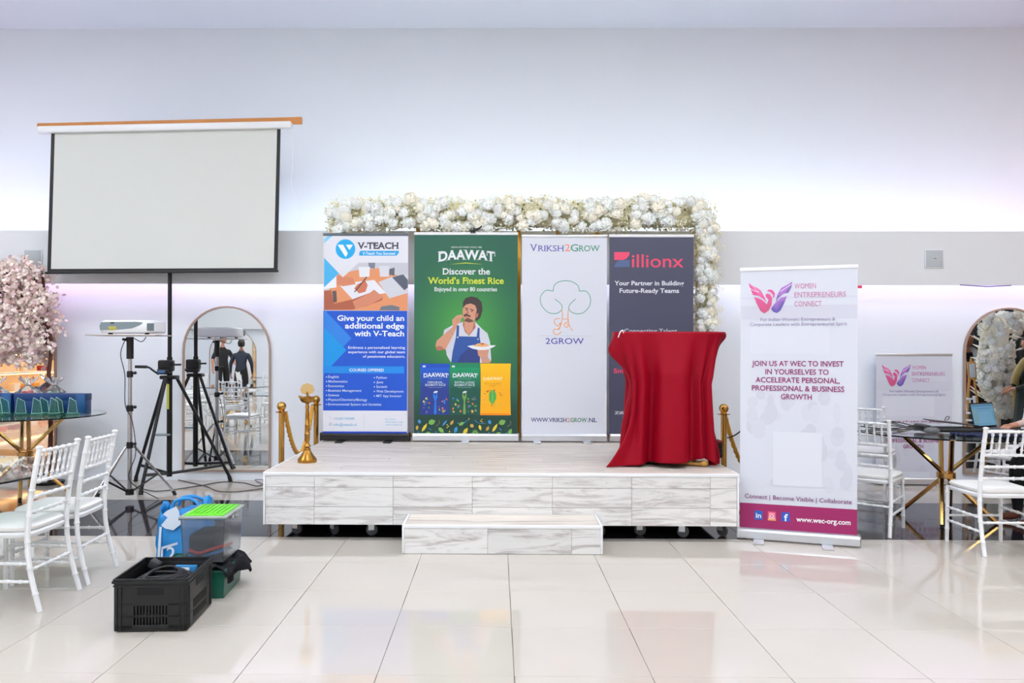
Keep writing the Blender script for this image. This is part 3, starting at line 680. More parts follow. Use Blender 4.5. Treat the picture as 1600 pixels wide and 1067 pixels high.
# ---- white and magenta networking banners: same print, one fully drawn out, one half rolled down
def wec(P, cut=None):
    """layout in units of the sheet: u across 0..185, v down 0..430 from the top (photo px of the near banner)"""
    k = cr(-5, 13.0, 8.42)                # logo crop
    def pol(pts, c): P.poly(k(pts), c)
    PK1, PK2, PU1, PU2 = (226, 92, 160), (206, 88, 130), (176, 122, 204), (98, 90, 172)
    BG = (204, 205, 220)
    P.rect(1, 62, 184, 84, (206, 208, 222)); P.new('printed_stripe'); P.rect(1, 48, 184, 51, (208, 212, 226)); P.new('printed_haze')
    P.rect(16, 90, 142, 140, (217, 221, 232))
    P.new('printed_crowd'); rq = random.Random(11); P.lay += 1
    for i in range(46):                    # faint printed crowd photograph
        x = rq.uniform(8, 176); y = rq.uniform(205, 360); w_, h_ = rq.uniform(5, 13), rq.uniform(6, 18); g = rq.uniform(-4, 5)
        if y + h_ > 366 or x - w_ < 2 or x + w_ > 183: continue
        P.ell(x, y, w_, h_ if y - h_ > 195 else 8, (208 + g, 211 + g, 223 + g), 12, 0)
    P.lay += 5
    P.new('printed_wing'); pol([(155, 95), (200, 135), (280, 170), (320, 205), (370, 290), (405, 375), (360, 320), (300, 280), (215, 262), (170, 150)], (PK1, (236, 150, 190), (236, 150, 190), PK1, PK1, PK1, PK1, PK1, PK1, PK1))
    P.line(k([(165, 165), (230, 205), (300, 225)]), 1.0, (232, 234, 242), 4)
    P.new('printed_bird'); pol([(230, 295), (290, 308), (350, 340), (405, 395), (430, 330), (390, 290), (385, 262), (410, 248), (450, 262), (478, 310), (470, 400), (430, 480), (372, 518), (320, 485), (270, 390)], (PK1, PK1, PK1, PK2, PK2, PK1, PK1, PK1, PK1, PK1, PK2, PK2, PK2, PK2, PK1))
    P.new('printed_curl'); pol([(405, 212), (440, 192), (485, 205), (515, 250), (505, 300), (490, 310), (490, 270), (455, 228)], PK1)
    P.new('printed_wing'); pol([(748, 92), (735, 165), (695, 242), (630, 252), (560, 310), (525, 370), (545, 270), (600, 175), (680, 135)], (PU1, PU2, PU2, PU1, PU2, PU2, PU1, PU1, PU1)); P.line(k([(735, 130), (670, 170), (590, 225)]), 1.0, (232, 234, 242), 4)
    P.new('printed_wing_base'); pol([(675, 288), (640, 380), (590, 480), (540, 515), (490, 495), (462, 455), (500, 400), (530, 365), (590, 310)], (PU1, PU2, PU2, PU2, PU2, PU2, PU2, PU1, PU1))
    TX = (206, 130, 176)
    P.text('WOMEN', 87, 121, 35.5, 8.2, TX, 0.0); P.text('ENTREPRENEURS', 87, 167, 49.5, 8.2, TX, 0.0); P.text('CONNECT', 87, 130, 64.0, 8.2, TX, 0.0)
    P.text('For Indian Women: Entrepreneurs &', 33, 151, 87.0, 5.2, (140, 126, 166), 0.0); P.text('Corporate Leaders with Entrepreneurial Spirit', 16, 169, 94.6, 5.2, (140, 126, 166), 0.0)
    MG = (150, 48, 112)
    for i, (s_, a, b) in enumerate((('JOIN US AT WEC TO INVEST', 19, 164), ('IN YOURSELVES TO', 41, 141), ('ACCELERATE PERSONAL,', 25, 158), ('PROFESSIONAL & BUSINESS', 19, 165), ('GROWTH', 66, 115))): P.text(s_, a, b, 159.5 + 13.3 * i, 8.2, MG, 0.016)
    P.new('printed_panel'); P.rect(54, 265, 131, 352, (220, 224, 234))
    P.text('Connect | Become Visible | Collaborate', 8, 177, 375, 6.8, (128, 62, 120), 0.01)
    if cut: return
    P.new('printed_footer'); P.rect(0, 383, 185, 423, (160, 34, 100))
    for x, c in ((24, (20, 96, 190)), (45.5, (236, 90, 120)), (67.5, (28, 92, 200))): P.rect(x, 394.5, x + 13, 409, c)
    P.poly([(45.5, 402), (58.5, 402), (58.5, 409), (45.5, 409)], ((230, 100, 130), (214, 90, 180), (250, 170, 80), (250, 180, 80)))
    P.text('in', 26.2, 34.8, 406, 8, (238, 240, 246), 0.02); P.text('f', 71.5, 77.5, 408, 10.5, (238, 240, 246), 0.03)
    P.line([(48.5, 397.5), (55.5, 397.5), (55.5, 406), (48.5, 406), (48.5, 397.5)], 0.9, (246, 240, 246)); P.line([(52 + 2.1 * math.cos(a * .7), 401.8 + 2.4 * math.sin(a * .7)) for a in range(10)], 0.9, (246, 240, 246))
    P.text('www.wec-org.com', 91, 175, 407.6, 7.6, (240, 240, 246), 0.022)
ga, gb = G(1155, 840.5), G(1340, 854.5); gc = (ga + gb) / 2; ang = math.atan2(gb.y - ga.y, gb.x - ga.x); wdt = (gb - ga).length
t5, sh5 = banner('large white and magenta networking banner standing beside the stage', (gc.x, gc.y, 0), ang, wdt, 2.045, (214, 218, 229), base='alu', base_w=wdt + 0.02, top='white', sheet_w=wdt - 0.01, foot_x=(-0.27, 0.2))
kk = (wdt - 0.01) / 185
P = Print(lambda u, v: ((u - 92.5) * kk, 2.045 - v * (2.045 - 0.083) / 424.0)); wec(P); fix(P); P.build(sh5)
wx0, wx1 = W(1367, 700, 8.36).x, W(1487, 700, 8.36).x; ww = wx1 - wx0; hh = 1.395
t6, sh6 = banner('white networking banner half rolled down against the wall by the mirror', ((wx0 + wx1) / 2, 8.36, 0), 0, ww, hh, (210, 213, 226), base='alu', base_w=ww + 0.02, top='alu', sheet_w=ww - 0.01)
k6 = (ww - 0.01) / 185
class Clip(Print): pass
P = Print(lambda u, v: ((u - 92.5) * k6, max(hh - v * k6 * 1.09, 0.085))); wec(P, True); fix(P); P.build(sh6)
# ------------------------------------------------------------------ arched mirrors
def arch_pts(w, h, r, n=20):
    pts = [(-r, 0), (r, 0)]
    for k in range(n + 1):
        a = PI * k / n; pts.append((r * math.cos(a), h - w / 2 + r * math.sin(a)))
    return pts
def arch_mirror(label, x, y, z0, w, h, face=-1):
    t = thing('arched_mirror', label, 'mirror', (x, y, z0))
    fo = arch_pts(w, h, w / 2); fw = 0.018
    fi = [(max(-w / 2 + fw, min(w / 2 - fw, p[0])), p[1]) for p in arch_pts(w - 2 * fw, h - fw, w / 2 - fw)]; fi[0] = (-w / 2 + fw, fw); fi[1] = (w / 2 - fw, fw)
    n = len(fo); mb = MB(); d = 0.03 * face
    vs = [(a, d, b) for a, b in fo] + [(a, d, b) for a, b in fi] + [(a, 0, b) for a, b in fo] + [(a, 0, b) for a, b in fi]
    fs = []
    for i in range(n):
        j = (i + 1) % n
        fs += [(i, j, n + j, n + i), (2 * n + i, i, j, 2 * n + j)[::-1], (n + i, n + j, 3 * n + j, 3 * n + i)]
    if face > 0: fs = [f[::-1] for f in fs]
    mb.add(vs, fs); mb.build('mirror_frame', M['mframe'], t, local=True, angle=30)
    g = MB(); g.add([(a, d * 0.5, b) for a, b in fi] + [(a, d * 0.1, b) for a, b in fi], [tuple(range(n)) if face < 0 else tuple(range(n))[::-1]] + [(i, (i + 1) % n, n + (i + 1) % n, n + i)[::face] for i in range(n)])
    g.build('mirror_glass', M['mirror'], t, local=True, smooth=False)
    return t
MZ0 = 0.10; MH = 1.79; MW = 0.957
arch_mirror('arched mirror on the wall behind the projector tripods', W(355, 600, WALL).x, WALL - 0.003, MZ0, MW, MH)
arch_mirror('arched mirror on the wall behind the pink blossom tree', W(21, 600, WALL).x, WALL - 0.003, MZ0, MW, MH)
arch_mirror('arched mirror on the wall behind the table with the laptop', W(1574, 600, WALL).x, WALL - 0.003, MZ0, MW, MH)
arch_mirror('arched mirror on the far opposite wall, seen only as a reflection', -9.0, YB + 0.003, MZ0, 1.6, 2.0, 1)

# ------------------------------------------------------------------ square speakers on the band
spk = mat('grey_grille', (186, 192, 196), 0.7, var=0.05, vscale=90)
for px, lb in ((52, 'square grey speaker grille on the wall band beside the projection screen'), (1459, 'square grey speaker grille on the wall band above the laptop table')):
    p = W(px, 404, BANDY); t = thing('wall_speaker', lb, 'speaker', (p.x, p.y, p.z), 0, 'wall speakers')
    MB().bbox((0, -0.006, 0), (0.20, 0.012, 0.20), 0.004).build('speaker_frame', M['band'], t, local=True); MB().bbox((0, -0.014, 0), (0.172, 0.01, 0.172), 0.003).build('grille', spk, t, local=True); MB().bbox((0, -0.02, 0), (0.03, 0.004, 0.008), 0.001).build('badge', M['silver'], t, local=True)

# ------------------------------------------------------------------ projection screen on a wooden lath
SYP = 8.0
fab = mat('screen_fabric', (214, 217, 212), 0.8)
q = lambda px, py, y=SYP: W(px, py, y)
scr = thing('projection_screen', 'large white projection screen with black borders hung from a wooden lath', 'screen', q(255, 427))
def bar(mb, a, b, h, d, mi=0):       # bar between two points, height h, depth d
    a = Vector(a); b = Vector(b); u = (b - a); L_ = u.length; u.normalize(); w_ = Vector((0, 1, 0)); v = w_.cross(u) * -1; v.normalize()
    R = Matrix((u, w_, u.cross(w_))).transposed(); mb.bbox((a + b) / 2, (L_, d, h), min(h, d) * 0.2, R, mi); return mb
bar(MB(), q(59, 198.5, 8.07), q(472, 188.5, 8.07), 0.072, 0.035).build('wooden_lath', M['wood'], scr)
bar(MB(), q(61, 203.8), q(456, 195.8), 0.072, 0.085).build('housing', M['white'], scr)
def sheetq(pts, m, nm, y, th=0.002):
    vs = [q(a, b, y) for a, b in pts]; n = len(vs)
    MB().add([v for v in vs] + [v + Vector((0, th, 0)) for v in vs], [(3, 2, 1, 0), (4, 5, 6, 7), (0, 1, 5, 4), (1, 2, 6, 5), (2, 3, 7, 6), (3, 0, 4, 7)]).build(nm, m, scr, smooth=False)
sheetq([(80, 207), (438.5, 199), (433.7, 423), (73.7, 426)], M['black'], 'black_backing', 8.003)
sheetq([(85.7, 208), (433, 200), (427.6, 418.6), (79.6, 420.2)], fab, 'screen_fabric', 8.0)
bar(MB(), q(71, 426.4), q(435, 423.4), 0.024, 0.024).build('bottom_bar', M['black'], scr)
MB().tube(spline([q(455, 200), q(457, 250), q(455, 290), q(466, 320), q(469, 338), q(458, 354)], 5), 0.003, 6).build('pull_cord', M['white'], scr)

# ------------------------------------------------------------------ wind-up stand that carries the screen
wx, wy = q(265, 600, 8.1).x, 8.1
wst = thing('windup_stand', 'tall black wind-up tripod stand holding up the projection screen', 'stand', (wx, wy, 0))
MB().tube([(wx, wy, 0.10), (wx, wy, 1.34)], 0.028, 14).build('outer_pole', M['blackmetal'], wst); MB().tube([(wx, wy, 1.30), (wx, wy, 3.76)], 0.021, 14).build('inner_pole', M['blackmetal'], wst)
h = MB(); h.bbox((wx - 0.03, wy - 0.01, 1.25), (0.15, 0.10, 0.12), 0.02); h.bbox((wx - 0.04, wy - 0.03, 1.19), (0.13, 0.11, 0.06), 0.02); h.tube([(wx + 0.05, wy, 1.26), (wx + 0.12, wy, 1.262)], 0.010, 8); h.build('winch_head', M['blackmetal'], wst)
bl = mat('blue_plastic', (70, 110, 160), 0.4); MB().bbox((wx - 0.05, wy - 0.088, 1.19), (0.08, 0.012, 0.03), 0.004).build('blue_badge', bl, wst)
k = MB(); k.tube(spline([(wx - 0.10, wy - 0.03, 1.16), (wx - 0.15, wy - 0.05, 1.20), (wx - 0.20, wy - 0.06, 1.235), (wx - 0.32, wy - 0.06, 1.24)], 4), 0.010, 8); k.tube([(wx - 0.21, wy - 0.06, 1.238), (wx - 0.33, wy - 0.06, 1.24)], 0.016, 10); k.build('crank_handle', M['blackmetal'], wst)
MB().bbox((wx, wy, 1.13), (0.17, 0.12, 0.04), 0.012).build('leg_collar', M['blackmetal'], wst)
MB().bbox((wx - 0.004, wy - 0.03, 0.93), (0.022, 0.006, 0.26), 0.002).build('warning_label', mat('yellow_label', (206, 206, 60), 0.5), wst)
MB().bbox((wx - 0.06, wy - 0.02, 0.535), (0.16, 0.05, 0.022), 0.008).build('level_bracket', mat('grey_cast', (140, 156, 158), 0.4, 0.5), wst)
for fx, fy in ((G(220, 773).x, G(220, 773).y), (G(359, 753).x, 8.38), (G(207, 754).x, 8.36)):
    d = Vector((fx - wx, fy - wy, 0)); d0 = d.normalized() * 0.07
    a = Vector((wx, wy, 1.12)) + d0; b = Vector((fx, fy, 0.03)); l = MB().tube([a, b], 0.017, 10).build('leg', M['blackmetal'], wst)
    MB().tube([b + (a - b) * 0.03, Vector((fx, fy, 0.001))], [0.020, 0.022], 10).build('rubber_foot', M['black'], l)
    MB().tube([(wx, wy, 0.13), b + (a - b) * 0.14], 0.016, 8).build('brace', M['blackmetal'], wst)
# ------------------------------------------------------------------ projector stand, projector
jx, jy = q(203, 640, 7.31).x, 7.31
pst = thing('projector_stand', 'silver tripod stand with a flat top plate below the projector', 'stand', (jx, jy, 0))
MB().tube([(jx, jy, 0.10), (jx, jy, 0.90)], 0.021, 14).build('lower_tube', M['silver'], pst); MB().tube([(jx, jy, 0.88), (jx, jy, 1.36)], 0.0175, 14).build('upper_tube', M['silver'], pst)
for z, r in ((0.52, 0.03), (0.865, 0.031), (1.185, 0.028)):
    c = MB(); c.lathe([(r * .8, -0.03), (r, -0.025), (r, 0.025), (r * .8, 0.03)], (jx, jy, z), 14); c.tube([(jx, jy, z + .005), (jx + 0.055, jy - 0.02, z + .012)], 0.009, 8); c.ball((jx + 0.058, jy - 0.02, z + .014), 0.016, 8, 6); c.build('clamp_collar', M['black'], pst)
m_ = MB(); m_.tube([(jx, jy, 1.33), (jx, jy, 1.535)], 0.032, 14); m_.tube([(jx, jy, 1.50), (jx - 0.06, jy - 0.03, 1.515)], 0.012, 8); m_.build('mount_sleeve', M['black'], pst)
PZ = 1.55
MB().bbox((jx, jy, PZ), (0.645, 0.40, 0.012), 0.004).build('top_plate', mat('plate', (200, 190, 184), 0.5), pst)
MB().tube([(jx, jy, 0.055), (jx, jy, 0.11)], 0.038, 12).build('base_hub', M['black'], pst)
for ang_, R_ in ((42, 0.42), (160, 0.40), (238, 0.40)):
    a_ = math.radians(ang_); d = Vector((math.cos(a_), math.sin(a_), 0)); top = Vector((jx, jy, 0.51)) + d * 0.04; ft = Vector((jx, jy, 0.02)) + d * R_
    l = MB().tube([top, ft], 0.0125, 10).build('leg', M['silver'], pst); MB().tube([ft + (top - ft) * 0.05, Vector((ft.x, ft.y, 0.001))], [0.016, 0.018], 10).build('rubber_foot', M['black'], l)
    MB().tube([Vector((jx, jy, 0.09)) + d * 0.03, ft + (top - ft) * 0.42], 0.009, 8).build('brace', M['black'], pst)
cb = MB(); cb.tube(spline([(jx + 0.04, jy - .03, 1.53), (jx + 0.13, jy - .05, 1.49), (jx + 0.17, jy - .04, 1.535)], 5), 0.004, 6); cb.tube(spline([(jx - 0.02, jy - .03, 1.53), (jx - 0.06, jy - .06, 1.38), (jx - 0.03, jy - .04, 1.18), (jx - 0.025, jy - .04, 0.9), (jx + 0.04, jy - .04, 0.75), (jx + 0.07, jy - .03, 0.45), (jx + 0.02, jy - .05, 0.2), (jx + .25, jy + .05, 0.006)], 6), 0.004, 6)
tag(cb.build('projector_cable', M['black']), 'thin black cable running down the silver projector tripod', 'cable')
pj = thing('projector', 'white and grey projector standing on the tripod plate', 'projector', (jx, jy, PZ + 0.006))
gy = mat('projector_grey', (126, 140, 146), 0.4)
px0, px1 = q(157, 510, 7.2).x, q(244, 510, 7.2).x; pw = px1 - px0; pc = (px0 + px1) / 2
bm_ = MB(); n = 24; prof = []
for kz, (z, s_) in enumerate(((0.022, 0.95), (0.035, 1.0), (0.085, 1.0), (0.125, 0.97), (0.138, 0.9))):
    ring = []
    for i in range(n):
        a = 2 * PI * i / n; e = 0.32
        x = math.copysign(abs(math.cos(a)) ** e, math.cos(a)) * pw / 2 * s_; y = math.copysign(abs(math.sin(a)) ** e, math.sin(a)) * 0.165 * s_
        ring.append((pc + x, jy - 0.0 + y, PZ + z))
    prof.append(ring)
bm_.add([v for r in prof for v in r], [(i * n + k, i * n + (k + 1) % n, (i + 1) * n + (k + 1) % n, (i + 1) * n + k) for i in range(4) for k in range(n)] + [tuple(range(n))[::-1], tuple(4 * n + k for k in range(n))])
body = bm_.build('body', M['white'], pj)
g = MB(); pts = [(-.235, .045), (-.24, .085), (-.225, .118), (.10, .122), (.16, .116), (.13, .09), (.06, .062), (-.05, .05)]
g.add([(pc + a, jy - 0.1665, PZ + b) for a, b in pts] + [(pc + a, jy - 0.150, PZ + b) for a, b in pts], [tuple(range(8)), *[(i, 8 + i, 8 + (i + 1) % 8, (i + 1) % 8) for i in range(8)]]); g.build('front_panel', gy, pj, smooth=False)
MB().bbox((pc - 0.12, jy - 0.168, PZ + 0.112), (0.035, 0.006, 0.012), 0.002).build('sensor_window', M['black'], pj); MB().bbox((pc - 0.12, jy - 0.1685, PZ + 0.062), (0.07, 0.004, 0.035), 0.002).build('yellow_sticker', mat('sticker', (190, 180, 90), 0.5), pj)
v = MB()
for i in range(7): v.box((pc + pw / 2 - 0.055 + i * 0.0085, jy - 0.166, PZ + 0.075), (0.003, 0.008, 0.06))
v.bbox((pc + pw / 2 - 0.03, jy - 0.162, PZ + 0.075), (0.066, 0.006, 0.068), 0.002); v.build('vent_grille', gy, pj)
for s_ in (-1, 1): MB().lathe([(0.02, 0.006), (0.02, 0.024)], (pc + s_ * 0.17, jy - 0.10, PZ), 10).build('foot', M['black'], pj)
# floor cables by the stands
for pts, lb in ((((225, 765), (250, 768), (310, 760), (345, 754), (380, 755), (400, 760), (411, 758)), 'thin black cable on the tiles from the tripods to the stage'), (((285, 748), (320, 760), (340, 768), (370, 769), (411, 764)), 'second thin black cable looping over the tiles to the stage')):
    P_ = [G(a, b) + Vector((0, 0, 0.006)) for a, b in pts]; P_ = [Vector((p.x, min(p.y, 8.44), p.z)) for p in P_]
    tag(MB().tube(spline(P_, 6), 0.0045, 6).build('floor_cable', M['black']), lb, 'cable', 'floor cables')
tag(MB().tube(spline([G(411, 757) + Vector((0, 0, .006)), G(405, 751) + Vector((0, -.1, .03)), Vector((sx0 - 0.10, 7.2, 0.20)), Vector((sx0 - 0.02, 7.35, 0.33))], 6), 0.0045, 6).build('looped_cable', M['black']), 'black cable rising in a loop beside the stage corner', 'cable')

# ------------------------------------------------------------------ chiavari chair
def ringed(p0, p1, r, step=0.075, bump=1.35, n=8, mid=None):
    pts = [Vector(p0)] + ([Vector(m) for m in mid] if mid else []) + [Vector(p1)]
    path = spline(pts, 6) if mid else pts
    tot = sum((b - a).length for a, b in zip(path, path[1:])); out = []; rs = []; acc = 0.0; nxt = step * 0.7
    out.append(path[0]); rs.append(r)
    for a, b in zip(path, path[1:]):
        l = (b - a).length; d = (b - a) / l
        while nxt < acc + l and nxt < tot - step * 0.3:
            t = nxt - acc
            for dt, rr_ in ((-0.008, r), (-0.003, r * bump), (0.003, r * bump), (0.008, r)):
                out.append(a + d * (t + dt)); rs.append(rr_)
            nxt += step
        acc += l; out.append(b); rs.append(r)
    return MB().tube(out, rs, n)
def make_chair():
    t = thing('chiavari_chair', 'x', 'chair', (0, 0, 0), 0, None); m = M['chair']; k = dict(local=True)
    for s_ in (-1, 1):
        ringed((s_ * 0.20, 0.185, 0.0), (s_ * 0.195, 0.18, 0.43), 0.0135, 0.14, 1.2).build('leg', m, t, **k)
        lg = ringed((s_ * 0.195, -0.265, 0.0), (s_ * 0.185, -0.255, 0.905), 0.0145, 0.145, 1.2, mid=[(s_ * 0.19, -0.205, 0.24), (s_ * 0.185, -0.19, 0.45), (s_ * 0.185, -0.215, 0.68)]).build('leg', m, t, **k)
        MB().lathe([(0.012, 0), (0.019, 0.004), (0.020, 0.010), (0.013, 0.016), (0.006, 0.018)], (s_ * 0.185, -0.2555, 0.902), 10).build('finial', m, lg, **k)
    # rounded seat frame and cushion
    def pad(z0, z1, g, nm, mm, dome):
        pts = []; n = 28
        for i in range(n):
            a = 2 * PI * i / n; e = 0.35
            x = math.copysign(abs(math.cos(a)) ** e, math.cos(a)); y = math.copysign(abs(math.sin(a)) ** e, math.sin(a))
            w_ = 0.205 + 0.012 * y; pts.append((x * (w_ + g), y * (0.205 + g) - 0.002))
        mb = MB(); lv = [(0.97, z0), (1.0, z0 + (z1 - z0) * .25), (1.0, z0 + (z1 - z0) * .6), (0.95, z0 + (z1 - z0) * .9), (0.6, z1 + dome * .7), (0.2, z1 + dome)]
        mb.add([(x * s_, y * s_, z) for s_, z in lv for x, y in pts], [(i * n + k_, i * n + (k_ + 1) % n, (i + 1) * n + (k_ + 1) % n, (i + 1) * n + k_) for i in range(5) for k_ in range(n)] + [tuple(range(n))[::-1], tuple(5 * n + k_ for k_ in range(n))])
        return mb.build(nm, mm, t, **k)
    pad(0.405, 0.44, 0.0, 'seat_frame', m, 0.0); pad(0.44, 0.475, -0.004, 'cushion', M['cushion'], 0.012)
    yb = lambda z: -0.19 - 0.065 * max(0, (z - 0.45) / 0.455) ** 1.3
    for z in (0.885, 0.715, 0.63, 0.545): ringed((-0.185, yb(z), z), (0.185, yb(z), z), 0.0105, 0.062, 1.35).build('back_rail', m, t, **k)
    for i in range(6):
        x = -0.132 + i * 0.0528; ringed((x, yb(.715), 0.715), (x, yb(.885), 0.885), 0.0072, 0.055, 1.5).build('spindle', m, t, **k)
    for s_ in (-1, 1):
        for z in (0.165, 0.265): ringed((s_ * 0.193, -0.205, z), (s_ * 0.198, 0.184, z), 0.009, 0.07, 1.35).build('stretcher', m, t, **k)
    for z in (0.20,): ringed((-0.198, 0.184, z), (0.198, 0.184, z), 0.009, 0.07, 1.35).build('stretcher', m, t, **k)
    ringed((-0.19, -0.21, 0.23), (0.19, -0.21, 0.23), 0.009, 0.07, 1.35).build('stretcher', m, t, **k)
    return t
chair0 = make_chair(); _used = [False]
def chair(x, y, fx, fy, label, group='white chiavari chairs'):
    if not _used[0]: c = chair0; _used[0] = True
    else: c = copy_tree(chair0)
    c.location = (x, y, 0); c.scale = (1, 1, 0.975); c.rotation_euler = (0, 0, math.atan2(-fx, fy)); c['label'] = label; c['group'] = group
    return c
chair(-2.725, 4.40, -1, 0.02, 'white chiavari chair tucked under the near glass table, back to the black crate')
chair(-2.73, 4.87, -1, -0.05, 'white chiavari chair at the glass table, between the tripods and its twin')
chair(-3.78, 5.30, 0.1, -1, 'white chiavari chair across the near glass table, facing into the hall')
chair(3.57, 5.70, 0.0, 1, 'white chiavari chair facing the laptop table, back to the open floor')
chair(3.00, 6.30, 0.62, 0.78, 'white chiavari chair half hidden behind the large networking banner')
chair(3.67, 7.74, 0.62, 0.78, 'white chiavari chair behind its neighbour near the half rolled banner')
chair(4.70, 6.62, -1.0, -0.05, 'white chiavari chair under the person working at the laptop')
chair(5.42, 7.92, 0.0, 1.0, 'white chiavari chair pushed up close to the arched mirror')
chair(4.98, 7.55, -0.3, 1.0, 'white chiavari chair between the laptop table and the mirror')

# ------------------------------------------------------------------ round glass tables on crossed gold bars
M['tgold'] = mat('champagne_gold', (196, 152, 92), 0.2, 1.0)
def glass_table(label, x, y, z, r, a0, group='round glass tables'):
    t = thing('glass_table', label, 'table', (x, y, 0), 0, group)
    MB().lathe([(r - 0.004, z - 0.012), (r, z - 0.009), (r, z - 0.003), (r - 0.004, z)], (0, 0, 0), 64).build('glass_top', M['glass'], t, local=True, angle=30)
    hz = z * 0.5
    for i in range(4):
        a = a0 + i * PI / 2; d = Vector((math.cos(a), math.sin(a), 0)); e = Vector((-d.y, d.x, 0)) * 0.034
        top = d * 0.36 + e + Vector((0, 0, z - 0.014)); bot = d * -0.36 + e + Vector((0, 0, 0.012))
        b = MB().tube([bot, bot * 0.5 + top * 0.5, top], 0.0195, 6).build('gold_bar', M['tgold'], t, local=True, angle=25)
        MB().tube([bot - Vector((0, 0, 0.012)), bot + Vector((0, 0, 0.01))], 0.014, 10).build('foot_glide', M['black'], b, local=True)
        MB().lathe([(0.02, z - 0.018), (0.026, z - 0.0125)], (top.x, top.y, 0), 12).build('glass_pad', M['tgold'], b, local=True)
    MB().lathe([(0.066, hz - 0.025), (0.074, hz - 0.02), (0.074, hz + 0.02), (0.066, hz + 0.025)], (0, 0, 0), 18).build('hub_ring', M['tgold'], t, local=True)
    return t
glass_table('round glass table with gold crossed legs between the white chairs and the tripods', -3.295, 4.35, 0.72, 0.75, 0.5)
TX, TY = -4.62, 7.62
glass_table('round glass table with gold legs carrying awards and blue boxes', TX, TY, 0.78, 0.72, 0.52)
RX, RY = 3.80, 6.65
glass_table('round glass table with gold legs carrying the laptop and cables', RX, RY, 0.75, 0.76, -0.50)
# ------------------------------------------------------------------ flowers
def rose_mesh(m, seed, nm):
    r_ = random.Random(seed); mb = MB()
    for ring, (cnt, rad, hgt, tilt) in enumerate(((3, 0.34, 0.82, 0.0), (5, 0.64, 0.74, 0.15), (6, 0.90, 0.56, 0.4), (7, 1.02, 0.30, 0.6))):
        for i in range(cnt):
            a = 2 * PI * (i + 0.5 * ring + r_.uniform(-.1, .1)) / cnt; wd_ = 2.6 * rad / cnt + 0.28
            vs = []
            for u in (0, 0.5, 1.0):
                for v in (-1, 0, 1):
                    rr_ = rad * (0.25 + 0.75 * math.sin(u * 1.45)) * (1.0 - 0.12 * abs(v)) + (0.10 * u * u if ring > 1 else -0.05 * u)
                    an = a + v * wd_ / max(rad, 0.45) * 0.42 * (0.6 + 0.5 * u); z = -0.35 + u * (hgt + 0.45) - 0.10 * abs(v) * u - (0.22 * u * u * tilt)
                    vs.append((rr_ * math.cos(an), rr_ * math.sin(an), z))
            mb.add(vs, [(0, 1, 4, 3), (1, 2, 5, 4), (3, 4, 7, 6), (4, 5, 8, 7)])
    mb.ball((0, 0, 0.0), 0.80, 14, 10, sc=(1, 1, .85))
    me_o = mb.build(nm, m, angle=80); me = me_o.data; bpy.data.objects.remove(me_o); return me
M['petal'] = mat('cream_petal', (255, 255, 250), 0.6); M['petal'].node_tree.nodes['Principled BSDF'].inputs['Subsurface Weight'].default_value = 0.15
M['petal2'] = mat('ivory_petal', (255, 252, 238), 0.6)
M['gyp'] = mat('gypsophila', (255, 251, 226), 0.7); M['gypd'] = mat('gypsophila_stem', (236, 226, 170), 0.7); M['leaf'] = mat('leaf_green', (92, 116, 66), 0.55)
ROSE = [rose_mesh(M['petal'], 1, 'rose'), rose_mesh(M['petal2'], 2, 'rose'), rose_mesh(M['petal'], 3, 'rose')]
def put_rose(parent, p, r, nrm):
    o = bpy.data.objects.new('rose', rnd.choice(ROSE)); C.objects.link(o); o.parent = parent
    q_ = Vector(nrm).to_track_quat('Z', 'Y'); o.rotation_mode = 'QUATERNION'; o.rotation_quaternion = q_; o.location = Vector(p) - OFF[parent.name]; o.scale = (r, r, r)
def sprinkle(mb, c, ext, cnt, r0, r1, mi_choice, r_):
    for _ in range(cnt):
        p = Vector(c) + Vector((r_.uniform(-1, 1) * ext[0], r_.uniform(-1, 1) * ext[1], r_.uniform(-1, 1) * ext[2])); r = r_.uniform(r0, r1)
        mb.add([p + Vector(d) * r for d in ((1, 0, 0), (-1, 0, 0), (0, 1, 0), (0, -1, 0), (0, 0, 1), (0, 0, -1))], [(0, 2, 4), (2, 1, 4), (1, 3, 4), (3, 0, 4), (2, 0, 5), (1, 2, 5), (3, 1, 5), (0, 3, 5)], r_.choice(mi_choice))
AY = 8.12; ax0, ax1 = W(528, 340, AY).x, W(1097, 340, AY).x; az = W(800, 336, AY).z; azr = W(1097, 515, AY).z
arch = thing('flower_arch', 'gold framed arch covered in white roses behind the stage banners', 'flower arch', ((ax0 + ax1) / 2, AY, SZ))
M['satin'] = mat('satin_gold', (232, 172, 62), 0.4, 0.45)
fr = [ax0 + 0.02, W(652, 400, AY).x, W(811, 400, AY).x, W(873, 400, AY).x, W(935, 400, AY).x, ax1 - 0.02]
for x in fr: MB().bbox((x, AY + 0.09, (SZ + az) / 2 + 0.003), (0.042, 0.03, az - SZ - 0.006), 0.006).build('gold_post', M['satin'], arch)
MB().bbox(((ax0 + ax1) / 2, AY + 0.09, az), (ax1 - ax0, 0.04, 0.04), 0.006).build('gold_beam', M['gold'], arch)
MB().bbox(((ax0 + ax1) / 2, AY + 0.09, SZ + 0.0155), (ax1 - ax0, 0.10, 0.03), 0.006).build('base_rail', M['gold'], arch)
r5 = random.Random(5); fill = MB(); n_r = 0
core = MB(); core.bbox(((ax0 + ax1) / 2, AY + 0.005, az), (ax1 - ax0 + 0.10, 0.13, 0.25), 0.05); core.bbox((ax1 + 0.02, AY + 0.005, (azr + az) / 2), (0.13, 0.12, az - azr), 0.05); core.bbox((ax0 - 0.01, AY + 0.005, (azr + az) / 2), (0.11, 0.12, az - azr), 0.05)
core.build('moss_core', mat('moss_core', (238, 232, 190), 0.9, var=0.2, vscale=40, bump=1.0, bscale=90), arch)
def hump(x): return 0.02 * math.sin(x * 5) + 0.015 * math.sin(x * 13 + 1)
